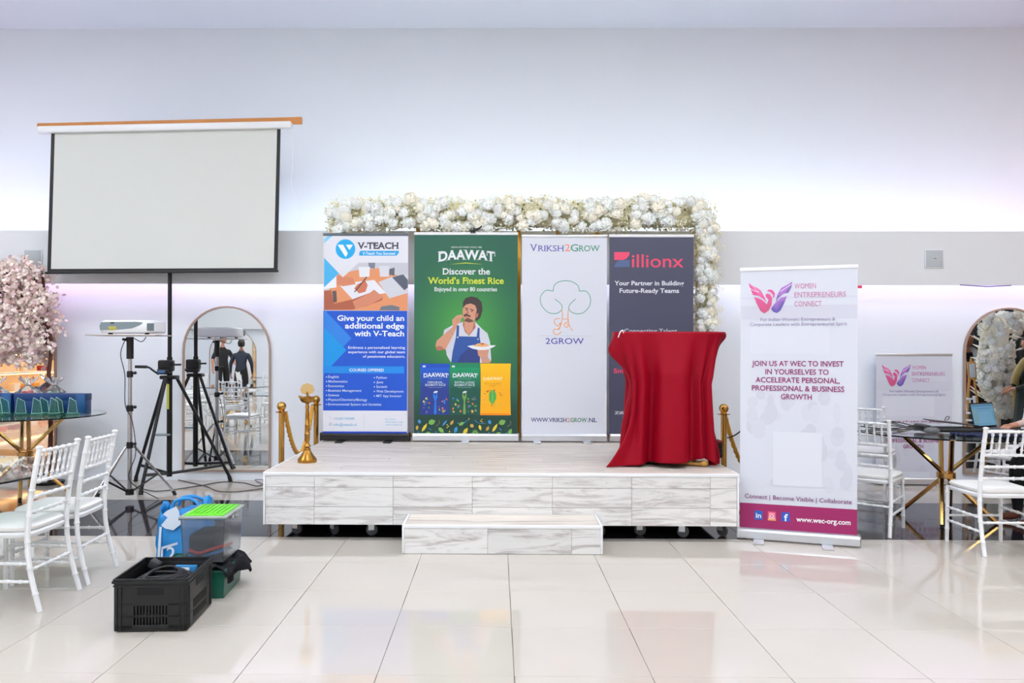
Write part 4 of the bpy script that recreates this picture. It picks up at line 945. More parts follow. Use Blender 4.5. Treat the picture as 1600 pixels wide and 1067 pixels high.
for i in range(165):
    x = ax0 + (ax1 - ax0) * r5.random(); z = az + r5.uniform(-0.15, 0.12) + hump(x); y = AY - 0.125 - 0.035 * r5.random()
    put_rose(arch, (x, y, z), r5.uniform(0.046, 0.070), (r5.uniform(-.5, .5), -1, r5.uniform(-.35, .6))); n_r += 1
zz = az
for i in range(64):
    z = azr + (az - azr) * r5.random(); k_ = 0.07 + 0.03 * (z - azr) / (az - azr)
    put_rose(arch, (ax1 + 0.02 + r5.uniform(-k_, k_), AY - 0.11 - 0.03 * r5.random(), z), r5.uniform(0.042, 0.064), (r5.uniform(-.3, .8), -1, r5.uniform(-.4, .4)))
for i in range(30):
    z = azr - 0.4 + (az - azr + 0.4) * r5.random(); put_rose(arch, (ax0 + r5.uniform(-.07, .07), AY - 0.11, z), r5.uniform(0.042, 0.064), (r5.uniform(-.6, .4), -1, r5.uniform(-.4, .4)))
for i in range(75):
    x = ax0 - 0.05 + (ax1 - ax0 + 0.1) * i / 74; sprinkle(fill, (x, AY, az + 0.0 + hump(x)), (0.07, 0.155, 0.165), 85, 0.007, 0.016, (0, 0, 0, 0, 1), r5)
for i in range(32):
    z = azr - 0.05 + (az - azr) * i / 31; sprinkle(fill, (ax1 + 0.03, AY, z), (0.10, 0.10, 0.05), 60, 0.007, 0.016, (0, 0, 0, 0, 1), r5); sprinkle(fill, (ax0 - 0.02, AY, z), (0.07, 0.10, 0.05), 30, 0.006, 0.014, (0, 0, 1), r5)
for i in range(90):      # wispy sprigs
    if i % 2: p = Vector((ax0 + (ax1 - ax0) * r5.random(), AY - 0.03, az + 0.12)); d = Vector((r5.uniform(-.5, .5), r5.uniform(-.3, .1), r5.uniform(.3, 1)))
    else: p = Vector((ax1 + 0.09, AY - 0.03, azr + (az - azr) * r5.random())); d = Vector((r5.uniform(.3, 1), r5.uniform(-.3, .1), r5.uniform(-.3, .7)))
    l = r5.uniform(0.05, 0.13); e = p + d * l; fill.tube([p, e], 0.0015, 4, 1)
    sprinkle(fill, e, (0.03, 0.02, 0.03), 12, 0.004, 0.008, (0,), r5)
o = fill.build('gypsophila_filling', [M['gyp'], M['gypd']], arch, smooth=False); o['kind'] = 'stuff'
lf = MB()
for i in range(70):
    x = ax0 + (ax1 - ax0) * r5.random(); z = az + r5.uniform(-.16, .12); p = Vector((x, AY - 0.10, z)); a = r5.uniform(0, 6.28); u = Vector((math.cos(a), -0.3, math.sin(a))) * 0.035; w_ = Vector((-math.sin(a), 0, math.cos(a))) * 0.012
    lf.add([p, p + u * .5 + w_, p + u, p + u * .5 - w_], [(0, 1, 2, 3)])
o = lf.build('arch_leaves', M['leaf'], arch, smooth=False); o['kind'] = 'stuff'

# ------------------------------------------------------------------ stanchions and ropes
rope_m = mat('yellow_rope', (224, 164, 44), 0.6, sheen=0.3)
STZ = 0.95
def stanchion(px, y, label):
    x = W(px, 640, y).x; t = thing('stanchion_post', label, 'stanchion', (x, y, 0), 0, 'gold stanchions')
    MB().lathe([(0.16, 0.0), (0.16, 0.015), (0.13, 0.03), (0.04, 0.045), (0.03, 0.06)], (0, 0, 0), 28).build('base_plate', M['gold'], t, local=True); MB().lathe([(0.0255, 0.05), (0.0255, 0.845)], (0, 0, 0), 18).build('post', M['gold'], t, local=True)
    MB().lathe([(0.03, 0.845), (0.055, 0.85), (0.057, 0.856), (0.03, 0.862), (0.02, 0.875)], (0, 0, 0), 20).build('rope_ring', M['gold'], t, local=True); MB().ball((0, 0, 0.905), 0.042, 16, 10).build('ball_finial', M['gold'], t, local=True)
    return Vector((x, y, 0))
s1 = stanchion(440, 7.10, 'gold stanchion with ball top beside the left corner of the stage'); s2 = stanchion(494, 8.05, 'gold stanchion behind the brass lamp, by the wall'); s3 = stanchion(1131, 7.0, 'gold stanchion beside the red draped stand')
s4 = stanchion(1215, 7.9, 'gold stanchion hidden behind the large networking banner')
def rope(a, b, label, sag=0.42):
    pts = []
    for i in range(60):
        t = i / 59; p = a.lerp(b, t); p.z = 0.835 - sag * 4 * t * (1 - t); pts.append(p)
    mb = MB()
    for k in range(3):
        st = []
        for i, p in enumerate(pts):
            an = i * 0.9 + k * 2 * PI / 3; d = (b - a); d.z = 0; d.normalize(); n_ = Vector((-d.y, d.x, 0)); st.append(p + n_ * 0.011 * math.cos(an) + Vector((0, 0, 1)) * 0.011 * math.sin(an))
        mb.tube(st, 0.0125, 6)
    tag(mb.build('barrier_rope', rope_m), label, 'rope', 'barrier ropes')
rope(s1 + Vector((.03, .02, 0)), s2 + Vector((-.03, -.03, 0)), 'twisted yellow rope slung between the two posts left of the stage'); rope(s3 + Vector((.02, .03, 0)), s4 + Vector((-.02, -.04, 0)), 'twisted yellow rope hanging from the post by the red drape', 0.55)
# black box and lead behind the red drape
p = W(1121, 672, 6.72); bx_ = thing('power_box', 'small black box on the stage beside the red drape', 'box', (p.x - 0.02, 6.72, SZ)); MB().bbox((0, 0, 0.075), (0.10, 0.12, 0.15), 0.012).build('case', M['black'], bx_, local=True); MB().bbox((0.02, -0.062, 0.14), (0.03, 0.008, 0.02), 0.003).build('red_switch', mat('red_plastic', (180, 40, 50), 0.4), bx_, local=True)
for k in range(4): MB().bbox((0, -0.062, 0.03 + k * 0.026), (0.08, 0.006, 0.008), 0.002).build('cooling_fin', M['blackmetal'], bx_, local=True)
tag(MB().tube(spline([W(1136, 684, 6.9), W(1148, 680, 6.9), W(1160, 672, 6.9), W(1180, 664, 6.9)], 5), 0.006, 6).build('loose_lead', M['black']), 'black lead curling behind the large networking banner', 'cable')

# ------------------------------------------------------------------ brass oil lamp
lx, ly = G(480, 722, SZ).x, G(480, 722, SZ).y
lamp = thing('oil_lamp', 'tall brass oil lamp with fan crest standing on the stage', 'oil lamp', (lx, ly, SZ))
L_ = dict(local=True)
MB().lathe([(0.075, 0.0), (0.077, 0.025), (0.070, 0.034), (0.066, 0.04), (0.05, 0.058), (0.034, 0.085), (0.024, 0.10), (0.03, 0.106), (0.018, 0.118)], n=28).build('base', M['brass'], lamp, **L_)
MB().lathe([(0.016, 0.115), (0.026, 0.125), (0.028, 0.13), (0.016, 0.15), (0.012, 0.16), (0.02, 0.172), (0.022, 0.19), (0.022, 0.225), (0.024, 0.23), (0.020, 0.236), (0.0195, 0.30), (0.022, 0.304), (0.018, 0.31), (0.016, 0.38), (0.014, 0.435), (0.019, 0.44), (0.015, 0.455), (0.014, 0.475), (0.022, 0.482)], n=20).build('stem', M['brass'], lamp, **L_)
MB().lathe([(0.015, 0.478), (0.045, 0.488), (0.058, 0.505), (0.062, 0.522), (0.072, 0.528), (0.070, 0.531), (0.056, 0.524), (0.04, 0.512), (0.01, 0.508)], n=28).build('oil_dish', M['brass'], lamp, **L_)
for i in range(5):
    a = i * 2 * PI / 5 + 0.3; MB().tube([(0.055 * math.cos(a), 0.055 * math.sin(a), 0.526), (0.082 * math.cos(a), 0.082 * math.sin(a), 0.534)], [0.010, 0.005], 8).build('wick_spout', M['brass'], lamp, **L_)
MB().lathe([(0.008, 0.505), (0.006, 0.54), (0.010, 0.552), (0.004, 0.575)], n=10).build('centre_spike', M['brass'], lamp, **L_)
f = MB(); n = 22; pts = [(0, 0.545)] + [(0.056 * math.cos(a) * (1 + 0.04 * math.cos(a * 24)), 0.588 + 0.052 * math.sin(a) * (1 + 0.04 * math.cos(a * 24))) for a in [(-0.6 + k / n * (PI + 1.2)) for k in range(n + 1)]]
m2 = len(pts); f.add([(x, -0.003, z) for x, z in pts] + [(x, 0.003, z) for x, z in pts], [tuple(range(m2)), tuple(range(m2, 2 * m2))[::-1]] + [(i, m2 + i, m2 + (i + 1) % m2, (i + 1) % m2) for i in range(m2)])
f.build('fan_crest', mat('pale_brass', (222, 188, 128), 0.35, 0.7), lamp, smooth=False, **L_)

# ------------------------------------------------------------------ red draped stand
dx, dyy = W(1044, 620, 6.14).x + 0.03, 6.33; DT = W(1044, 517, 6.14).z
stn = thing('wooden_stand', 'wooden stand hidden under the red cloth, one foot showing', 'stand', (dx, dyy, SZ))
MB().bbox((dx, dyy, DT - 0.025), (0.60, 0.22, 0.03), 0.01).build('top_board', M['wood'], stn)
for a in (-1, 1):
    for b in (-1, 1): MB().tube([(dx + a * 0.20, dyy + b * 0.08, SZ + 0.02), (dx + a * 0.24, dyy + b * 0.08, DT - 0.04)], 0.018, 8).build('leg', M['wood'], stn)
pa, pb = G(1030, 724, SZ), G(1098, 729, SZ); M['wood2'] = mat('golden_wood', (206, 156, 74), 0.45, var=0.1)
fo = MB().tube([pa + Vector((-.1, .02, .02)), pa + Vector((0, 0, .02)), pb + Vector((0, 0, .02))], [0.014, 0.014, 0.016], 10).build('foot_bar', M['wood2'], stn); MB().ball(pb + Vector((0.01, 0, 0.026)), 0.028, 12, 8, sc=(1.3, 1, .9)).build('foot_knob', M['wood2'], fo)
red = mat('red_satin', (150, 2, 30), 0.5, spec=0.15, bump=0.05, bscale=400)
NA, NH = 240, 64; cl = MB(); vs = []
r9 = random.Random(9); fold = [(r9.uniform(0, 6.28), r9.choice((8, 10, 13, 15)), r9.uniform(.5, 1)) for _ in range(4)]
def cloth(a, t):
    ca, sa = math.cos(a), math.sin(a); e = 0.55
    ux = math.copysign(abs(ca) ** e, ca); uy = math.copysign(abs(sa) ** e, sa)
    hw = 0.425 - 0.10 * min(1, t * 2.6) + 0.045 * max(0, t - 0.4); hd = 0.19 + 0.02 * t
    amp = 0.050 * min(1, t * 3.0) * (0.55 + 0.45 * t)
    w_ = sum(c * math.sin(n_ * a + ph + 0.5 * t) for ph, n_, c in fold) / 1.6
    w_ = math.copysign(abs(w_) ** 0.7, w_) * amp
    x = ux * hw + ca * w_; y = uy * hd + sa * w_ * 2.0
    z = DT - 0.008 - t * (DT - SZ - 0.03 - 0.02 * math.sin(3 * a))
    # bunched corner at the upper left, tucked corner upper right
    l = math.exp(-((a - PI * 1.03) / 0.34) ** 2); x -= l * (0.085 * math.exp(-((t - 0.15) / 0.10) ** 2) - 0.05 * math.exp(-((t - 0.42) / .2) ** 2))
    rg = math.exp(-(min(a, 2 * PI - a) / 0.4) ** 2); x += rg * (0.045 * math.exp(-((t - 0.03) / 0.05) ** 2) + 0.03 * math.exp(-((t - 0.95) / 0.15) ** 2)) - rg * 0.03 * math.exp(-((t - .5) / .25) ** 2)
    # tail trailing on the stage at the front left
    tl = math.exp(-((a - PI * 1.22) / 0.17) ** 2) * max(0, (t - 0.55) / 0.45) ** 2; x -= tl * 0.20; y -= tl * 0.06; z -= tl * 0.0
    z += 0.055 * t ** 3 * math.exp(-((a - 1.70 * PI) / 0.30) ** 2)
    z = max(z, SZ + 0.006)
    return (dx + x, dyy + y, z)
for j in range(NH + 1):
    t = (j / NH)
    for i in range(NA): vs.append(cloth(2 * PI * i / NA, t))
fs = [(j * NA + i, (j + 1) * NA + i, (j + 1) * NA + (i + 1) % NA, j * NA + (i + 1) % NA) for j in range(NH) for i in range(NA)]
vs.append((dx, dyy, DT - 0.004)); cI = len(vs) - 1; fs += [(cI, i, (i + 1) % NA) for i in range(NA)]
cl.add(vs, fs); o = cl.build('draped_cloth', red, angle=180); tag(o, 'dark red satin cloth draped to the floor over a stand on stage', 'cloth')
sm = o.modifiers.new('thickness', 'SOLIDIFY'); sm.thickness = 0.004; sm.offset = 1
tag(MB().tube(spline([W(966, 527, 6.10), W(969, 519, 6.08), W(973, 516, 6.10), W(974, 520, 6.12)], 4), 0.005, 6).build('white_clip', M['white']), 'small white clip on the upper corner of the red cloth', 'clip')

# ------------------------------------------------------------------ crate, boxes and bag on the tiles
ca_, cb_, cc_ = G(186, 988), G(298, 986), G(323, 945); cw = (cb_ - ca_).length; cdp = (cc_ - cb_).length; ang = math.atan2(cb_.y - ca_.y, cb_.x - ca_.x)
cr_ = thing('storage_crate', 'black plastic crate of cables with slotted sides on the tiles', 'crate', (ca_ + (cc_ - cb_) * 0.5 + (cb_ - ca_) * 0.5), ang); H = 0.268
def wall_slots(mb, w, y, side):
    pass
L_ = dict(local=True); wz = 0.008
MB().bbox((0, 0, 0.012), (cw - 0.01, cdp - 0.01, 0.012), 0.004).build('bottom', M['black'], cr_, **L_)
def crate_side(w, R, off, nm):
    mb = MB(); A = lambda c, d, bev=0.002: mb.bbox(R @ Vector(c) + off, tuple(d), bev, R)
    A((0, 0, 0.19), (w, wz, 0.115)); A((0, 0, 0.08), (w, wz, 0.012)); A((0, 0, 0.022), (w, wz, 0.03))
    for s_ in (-1, 1): A((s_ * (w / 2 - 0.045), 0, 0.08), (0.09, wz, 0.13))
    n = 11; ww_ = w - 0.18
    for i in range(n + 1): A((-ww_ / 2 + i * ww_ / n, 0, 0.085), (0.009, wz, 0.10))
    o = mb.build(nm, M['black'], cr_, **L_); o2 = MB(); o2.bbox(R @ Vector((0, -0.006, 0.252)) + off, (w + 0.014, 0.016, 0.012), 0.003, R); o2.bbox(R @ Vector((0, -0.004, 0.232)) + off, (w + 0.008, 0.010, 0.008), 0.003, R); o2.bbox(R @ Vector((0, -0.003, 0.262)) + off, (w + 0.01, 0.012, 0.012), 0.003, R); o2.build('rim', M['black'], o, **L_)
    o3 = MB(); o3.bbox(R @ Vector((0, -0.004, 0.205)) + off, (0.13, 0.006, 0.036), 0.006, R); o3.build('hand_grip', M['dark'], o, **L_)
    for s_ in (-1, 1):
        for dx_ in (0.012, 0.032): MB().bbox(R @ Vector((s_ * (w / 2 - dx_), -0.005, 0.12)) + off, (0.006, 0.006, 0.22), 0.002, R).build('rib', M['black'], o, **L_)
I3 = Matrix.Identity(3)
crate_side(cw, I3, Vector((0, -cdp / 2, 0)), 'side_panel'); crate_side(cw, Matrix.Rotation(PI, 3, 'Z'), Vector((0, cdp / 2, 0)), 'side_panel'); crate_side(cdp, Matrix.Rotation(PI / 2, 3, 'Z'), Vector((cw / 2, 0, 0)), 'side_panel'); crate_side(cdp, Matrix.Rotation(-PI / 2, 3, 'Z'), Vector((-cw / 2, 0, 0)), 'side_panel')
cen = cr_.location.copy()
coil = MB()
for k in range(7):
    n = 40; rx, ry = 0.135 - 0.010 * k, 0.14 - 0.018 * (k % 4); ph = k * 0.7
    coil.tube([cen + Vector((rx * math.cos(2 * PI * i / n) + 0.008 * math.sin(ph), ry * math.sin(2 * PI * i / n) - 0.01, 0.212 + 0.005 * k + 0.006 * math.sin(4 * PI * i / n + ph))) for i in range(n)], 0.0065, 8, closed=True)
tag(coil.build('cable_coil', mat('black_rubber', (34, 34, 38), 0.5)), 'coil of black cable lying in the black crate', 'cable')
tag(MB().bbox(cen + Vector((0.01, 0.02, 0.10)), (0.27, 0.33, 0.17), 0.02).build('cable_bundle', M['dark']), 'dark bundle of gear filling the bottom of the black crate', 'bundle')
tag(MB().bbox(cen + Vector((-0.115, 0.14, 0.245)), (0.055, 0.05, 0.045), 0.006, Matrix.Rotation(0.5, 3, 'Y')).build('power_adapter', mat('charcoal', (52, 54, 58), 0.5)), 'dark grey plug adapter poking out of the black crate', 'adapter')
pk = thing('blue_packet', 'small blue and white packet inside the black crate', 'packet', cen + Vector((0.05, 0.15, 0.19))); MB().bbox((0, 0, 0.02), (0.12, 0.03, 0.055), 0.004).build('packet_body', mat('packet_blue', (40, 130, 190), 0.5), pk, **L_); MB().bbox((0.0, -0.016, 0.025), (0.05, 0.003, 0.03), 0.001).build('white_label', M['white'], pk, **L_)
# dark green box
grn = mat('green_plastic', (24, 92, 76), 0.35)
ga_, gb_ = G(352, 935), G(378, 906); gd = (gb_ - ga_); gdl = gd.length; gu = Vector((gd.y, -gd.x, 0)).normalized() * -1; ga2 = math.atan2(-gu.y, -gu.x)
gw = 0.40; gctr = ga_ + gd * 0.5 + gu * (gw / 2); gt = thing('green_box', 'dark green plastic box under the clear storage box', 'box', gctr, ga2)
def tub(t, w, d, h, m, nm, th=0.006, flare=1.06, rim=0.014, rim_name='rim'):
    mb = MB(); lo = [(-w / 2 / flare, -d / 2 / flare), (w / 2 / flare, -d / 2 / flare), (w / 2 / flare, d / 2 / flare), (-w / 2 / flare, d / 2 / flare)]; hi = [(-w / 2, -d / 2), (w / 2, -d / 2), (w / 2, d / 2), (-w / 2, d / 2)]
    ins = lambda q_: [(a * (1 - 2 * th / w), b * (1 - 2 * th / d)) for a, b in q_]
    vs = [(a, b, 0.001) for a, b in lo] + [(a, b, h) for a, b in hi] + [(a, b, h) for a, b in ins(hi)] + [(a, b, th) for a, b in ins(lo)]
    fs = [(3, 2, 1, 0)] + [(i, (i + 1) % 4, 4 + (i + 1) % 4, 4 + i) for i in range(4)] + [(4 + i, 4 + (i + 1) % 4, 8 + (i + 1) % 4, 8 + i) for i in range(4)] + [(8 + i, 8 + (i + 1) % 4, 12 + (i + 1) % 4, 12 + i) for i in range(4)] + [(12, 13, 14, 15)]
    mb.add(vs, fs); b = mb.build(nm, m, t, smooth=False, **L_)
    r = MB()
    for dx_, dy_, sx_, sy_ in ((0, -d / 2, w + .02, .014), (0, d / 2, w + .02, .014), (-w / 2, 0, .014, d), (w / 2, 0, .014, d)): r.bbox((dx_, dy_, h - rim / 2), (sx_, sy_, rim), 0.003)
    r.build(rim_name, m, b, **L_); return b
tub(gt, gw, gdl + 0.02, 0.165, grn, 'tub'); MB().bbox((0, 0, 0.158), (gw - .02, gdl - .01, 0.008), 0.003).build('inner_lid', grn, gt, **L_)
# black cloth thrown over it
ft = mat('black_fleece', (16, 17, 24), 0.95, bump=0.6, bscale=120); cv = MB(); n = 26; r2 = random.Random(4)
Rg = Matrix.Rotation(ga2, 3, 'Z'); nz = [[r2.uniform(-1, 1) for _ in range(n + 1)] for _ in range(n + 1)]
for layer in (0, 1):
    vs = []
    for i in range(n + 1):
        for j in range(n + 1):
            u = -0.06 + 0.34 * i / n; v_ = -0.21 + 0.40 * j / n
            e = max(0, u - 0.20); l = Vector((min(u, 0.20) + min(e, 0.02) + 0.0, v_, 0.175 + 0.012 * math.sin(u * 50 + v_ * 30) + 0.004 * nz[i][j] - max(0, e - 0.01) * 1.1 + 0.012 * math.sin(v_ * 38) * (e > 0)))
            l.x += 0.02 * math.sin(v_ * 30) * (e > 0) + 0.05 * (e > 0) * (v_ > 0.02) * e / .08
            if layer: l.z -= 0.006
            vs.append(gctr + Rg @ l)
    cv.add(vs, [((i * (n + 1) + j), ((i + 1) * (n + 1) + j), ((i + 1) * (n + 1) + j + 1), (i * (n + 1) + j + 1)) for i in range(n) for j in range(n)])
tag(cv.build('black_cloth', ft, angle=180), 'crumpled black cloth spilling over the dark green box', 'cloth')
# clear storage box with green lid
pl = mat('clear_plastic', (226, 230, 234), 0.12, trans=0.93, ior=1.25); lidm = mat('lime_lid', (112, 214, 50), 0.4)
bz = 0.19; c0 = G(283, 880, bz); c1 = G(346, 880, bz); bw = (c1 - c0).length; bd_ = 0.36; bt = thing('clear_storage_box', 'clear plastic storage box with a lime green lid', 'storage box', (c0 + c1) / 2 + Vector((0.0, bd_ / 2, 0)), math.radians(2)); 
tub(bt, bw + 0.02, bd_, 0.262, pl, 'clear_tub', 0.004, 1.09)
lid = MB().bbox((0, 0, 0.268), (bw + 0.0, bd_ - 0.04, 0.014), 0.005).build('lid', lidm, bt, **L_)
for k in range(7): MB().bbox((-bw / 2 + 0.03 + k * (bw - .06) / 6, 0, 0.278), (0.012, bd_ - 0.09, 0.008), 0.003).build('lid_rib', lidm, lid, **L_)
MB().bbox((0, 0, 0.262), (bw + 0.045, bd_ + 0.02, 0.012), 0.005).build('lid_edge', mat('frosted', (214, 224, 216), 0.35, trans=0.5), lid, **L_)
for s_ in (-1, 1): MB().bbox((s_ * (bw / 2 + 0.02), 0, 0.245), (0.014, 0.10, 0.045), 0.004).build('latch', pl, bt, **L_)
bc = bt.location.copy()
for (ox, oy, oz, d_, c_, lb) in ((-.02, -.02, .025, (.18, .26, .045), (36, 40, 48), 'black cable bundle at the bottom of the clear box'), (-.03, .02, .10, (.16, .24, .09), (44, 50, 60), 'dark gear stacked inside the clear box')):
    tag(MB().bbox(bc + Vector((ox, oy, oz)), d_, 0.02).build('packed_gear', mat('gear', c_, 0.6)), lb, 'gear')
for (c_, z_, y_, lb, nm) in (((214, 60, 70), .055, -.13, 'red cable looped inside the clear box', 'red_cable'), ((40, 120, 190), .03, -.145, 'blue cable looped inside the clear box', 'blue_cable')):
    tag(MB().tube(spline([bc + Vector((-.09, y_, z_ + .01)), bc + Vector((-.03, y_ - .005, z_ - .008)), bc + Vector((.03, y_, z_ + .01)), bc + Vector((.08, y_ + .04, z_ + .02)), bc + Vector((.085, y_ + .2, z_))], 5), 0.009, 8).build(nm, mat(nm, c_, 0.5)), lb, 'cable')
# blue shopping bag behind
bag = thing('shopping_bag', 'blue and white shopping bag standing behind the clear box', 'bag', (W(291, 830, 5.08).x, 5.08, 0)); bgm = mat('bag_blue', (30, 140, 214), 0.4); bgw = mat('bag_white', (214, 226, 240), 0.4)
mb = MB(); n = 40; lv = []
for j in range(9):
    z = 0.002 + 0.43 * j / 8; k_ = j / 8
    for i in range(n):
        a = 2 * PI * i / n; e = 0.4; x = math.copysign(abs(math.cos(a)) ** e, math.cos(a)) * (0.175 - 0.02 * k_); y = math.copysign(abs(math.sin(a)) ** e, math.sin(a)) * (0.10 - 0.045 * k_)
        w_ = 0.008 * math.sin(a * 7 + j * 1.3) + 0.006 * math.sin(a * 11 - j); lv.append((x + w_, y + w_, z + (0.045 * math.cos(a * 2 + 0.6) * k_ ** 3) - (0.05 * k_ ** 4 * (x < -0.05))))
mb.add(lv, [(j * n + i, j * n + (i + 1) % n, (j + 1) * n + (i + 1) % n, (j + 1) * n + i) for j in range(8) for i in range(n)] + [tuple(range(n))[::-1]])
body = mb.build('bag_body', bgm, bag, angle=180, **L_); sm = body.modifiers.new('t', 'SOLIDIFY'); sm.thickness = 0.002
for s_ in (-1, 1): MB().tube(spline([(-0.07, s_ * 0.055, 0.39), (-0.05, s_ * 0.05, 0.44), (0.03, s_ * 0.04, 0.455), (0.09, s_ * 0.05, 0.43), (0.10, s_ * 0.055, 0.39)], 5), 0.011, 6).build('handle', bgm, bag, **L_)
def patch(pts, m, nm, yo=-0.113):
    n_ = len(pts); MB().add([(x, yo + 0.105 * (z / 0.43) * 0.43, z) for x, z in pts] + [(x, yo + 0.105 * (z / 0.43) * 0.43 + 0.004, z) for x, z in pts], [tuple(range(n_))[::-1] if False else tuple(range(n_)), *[(i, n_ + i, n_ + (i + 1) % n_, (i + 1) % n_) for i in range(n_)]]).build(nm, m, bag, smooth=False, **L_)
patch([(-.13, .29), (-.10, .27), (-.05, .26), (.0, .30), (-.02, .38), (-.04, .41), (-.10, .38), (-.12, .36), (-.09, .34)], bgw, 'white_print')
patch([(-.145, .02), (-.130, .02), (-.125, .28), (-.140, .28)], bgw, 'white_stripe'); patch([(-.12, .14), (-.02, .17), (-.02, .185), (-.12, .155)], bgw, 'white_stripe'); patch([(-.122, .05), (-.11, .05), (-.11, .155), (-.122, .155)], bgw, 'white_stripe')
two = Print(lambda a, b: (a, b)); two.text('2', -0.085, -0.03, -0.07, 0.085, (226, 234, 246), 0.01)
l = two.lets[0]; l.v = [(x, -0.116 + 0.105 * (-z if z < 0 else z), -z if z < 0 else z) for x, _, z in l.v]; l.v = [(x, y, z) for x, y, z in l.v]; l.build('printed_numeral', M['print'], bag, smooth=False, **L_)
# ------------------------------------------------------------------ far left table: awards, boxes, gifts
TZ = 0.78
blue = mat('navy_box', (18, 62, 122), 0.4); blue2 = mat('navy_box_end', (30, 92, 150), 0.4)
crys = mat('award_glass', (120, 190, 176), 0.02, trans=0.85, ior=1.35); cbase = mat('award_base', (70, 160, 140), 0.05, trans=0.7, ior=1.4)
def tab(px, py, dy=0.0): return W(px, py, TY + dy)
for (a, b, lb) in ((22, 133, 'long navy blue gift box lying behind the glass awards'), (-80, 17, 'navy blue gift box at the far end of the awards table')):
    pa, pb = tab(a, 650, 0.06), tab(b, 650, 0.06); w_ = pb.x - pa.x
    t = thing('gift_box', lb, 'box', ((pa.x + pb.x) / 2, TY + 0.12, TZ)); MB().bbox((0, 0, 0.0655), (w_, 0.12, 0.13), 0.004).build('box_base', blue, t, local=True); ld = MB().bbox((0, 0, 0.165), (w_ + 0.006, 0.126, 0.068), 0.004).build('box_lid', blue, t, local=True)
    MB().bbox((w_ / 2 - 0.045, -0.064, 0.10), (0.09, 0.004, 0.19), 0.001).build('end_panel', blue2, t, local=True)
aw = [(-4, -.16, 'beside the far navy box'), (7, -.08, 'just behind the one at the far end'), (33, -.12, 'before the gap between the navy boxes'), (58, -.14, 'second before the long navy box'), (69, -.06, 'set behind its neighbour, left of the middle'), (85, -.10, 'in the middle of the row'), (93, -.03, 'set back beside the middle one'), (114, -.08, 'at the end of the row by the wall')]
for px, dy_, w_ in aw:
    p = tab(px, 645, dy_); t = thing('glass_award', 'clear glass award on green base, ' + w_, 'award', (p.x, TY + dy_, TZ), rnd.uniform(-.25, .25), 'glass awards')
    n = [(-.048, .022), (.048, .022), (.032, .135), (-.030, .172)]; mb = MB(); mb.add([(x, -.008, z) for x, z in n] + [(x, .008, z) for x, z in n], [(0, 1, 2, 3), (7, 6, 5, 4)] + [(i, 4 + i, 4 + (i + 1) % 4, (i + 1) % 4) for i in range(4)]); mb.build('plaque', crys, t, smooth=False, local=True)
    ed = MB()
    for a, b in zip(n, n[1:] + n[:1]): ed.tube([(a[0], -.008, a[1]), (b[0], -.008, b[1])], 0.0016, 5)
    ed.build('polished_edge', mat('edge', (196, 232, 222), 0.2), t, local=True)
    MB().bbox((0, 0, 0.0115), (0.115, 0.06, 0.021), 0.003).build('award_base', cbase, t, local=True)
cello = mat('cellophane', (236, 240, 244), 0.06, trans=0.9, ior=1.1)
for px, c_, lb in ((44, (176, 40, 44), 'cellophane wrapped gift basket with red filling behind the navy box'), (84, (90, 120, 110), 'cellophane wrapped gift basket with green filling near the tree trunk'), (-6, (160, 46, 40), 'cellophane wrapped gift basket at the far end of the awards table')):
    p = tab(px, 640, 0.36); t = thing('gift_basket', lb, 'gift basket', (p.x, TY + 0.36, TZ), 0, 'wrapped gift baskets')
    MB().lathe([(0.07, 0.001), (0.10, 0.09), (0.095, 0.09), (0.06, 0.01)], n=20).build('basket', mat('wicker', (128, 90, 56), 0.7), t, local=True)
    for k in range(7):
        a = k * 0.9; MB().ball((0.05 * math.cos(a), 0.05 * math.sin(a), 0.115 + 0.03 * (k % 3)), 0.034, 10, 6).build('filling', mat('fill', tuple(min(255, c_[i] + (k % 3) * 25) for i in range(3)), 0.4), t, local=True)
    mb = MB(); nn = 24; rg = [(0.10, .003), (.125, .10), (.11, .20), (.03, .265), (.022, .275), (.06, .32), (.09, .345)]
    mb.add([(r * (1 + .10 * math.sin(6 * 2 * PI * i / nn + r * 30)) * math.cos(2 * PI * i / nn), r * (1 + .10 * math.sin(6 * 2 * PI * i / nn + r * 30)) * math.sin(2 * PI * i / nn), z + (0.02 * math.sin(i * 2.4) if z > .3 else 0)) for r, z in rg for i in range(nn)], [(j * nn + i, j * nn + (i + 1) % nn, (j + 1) * nn + (i + 1) % nn, (j + 1) * nn + i) for j in range(6) for i in range(nn)]); mb.build('cellophane_wrap', cello, t, local=True)
    MB().lathe([(.026, .262), (.03, .27), (.026, .278)], n=14).build('ribbon', mat('ribbon', (150, 150, 150), .4), t, local=True)
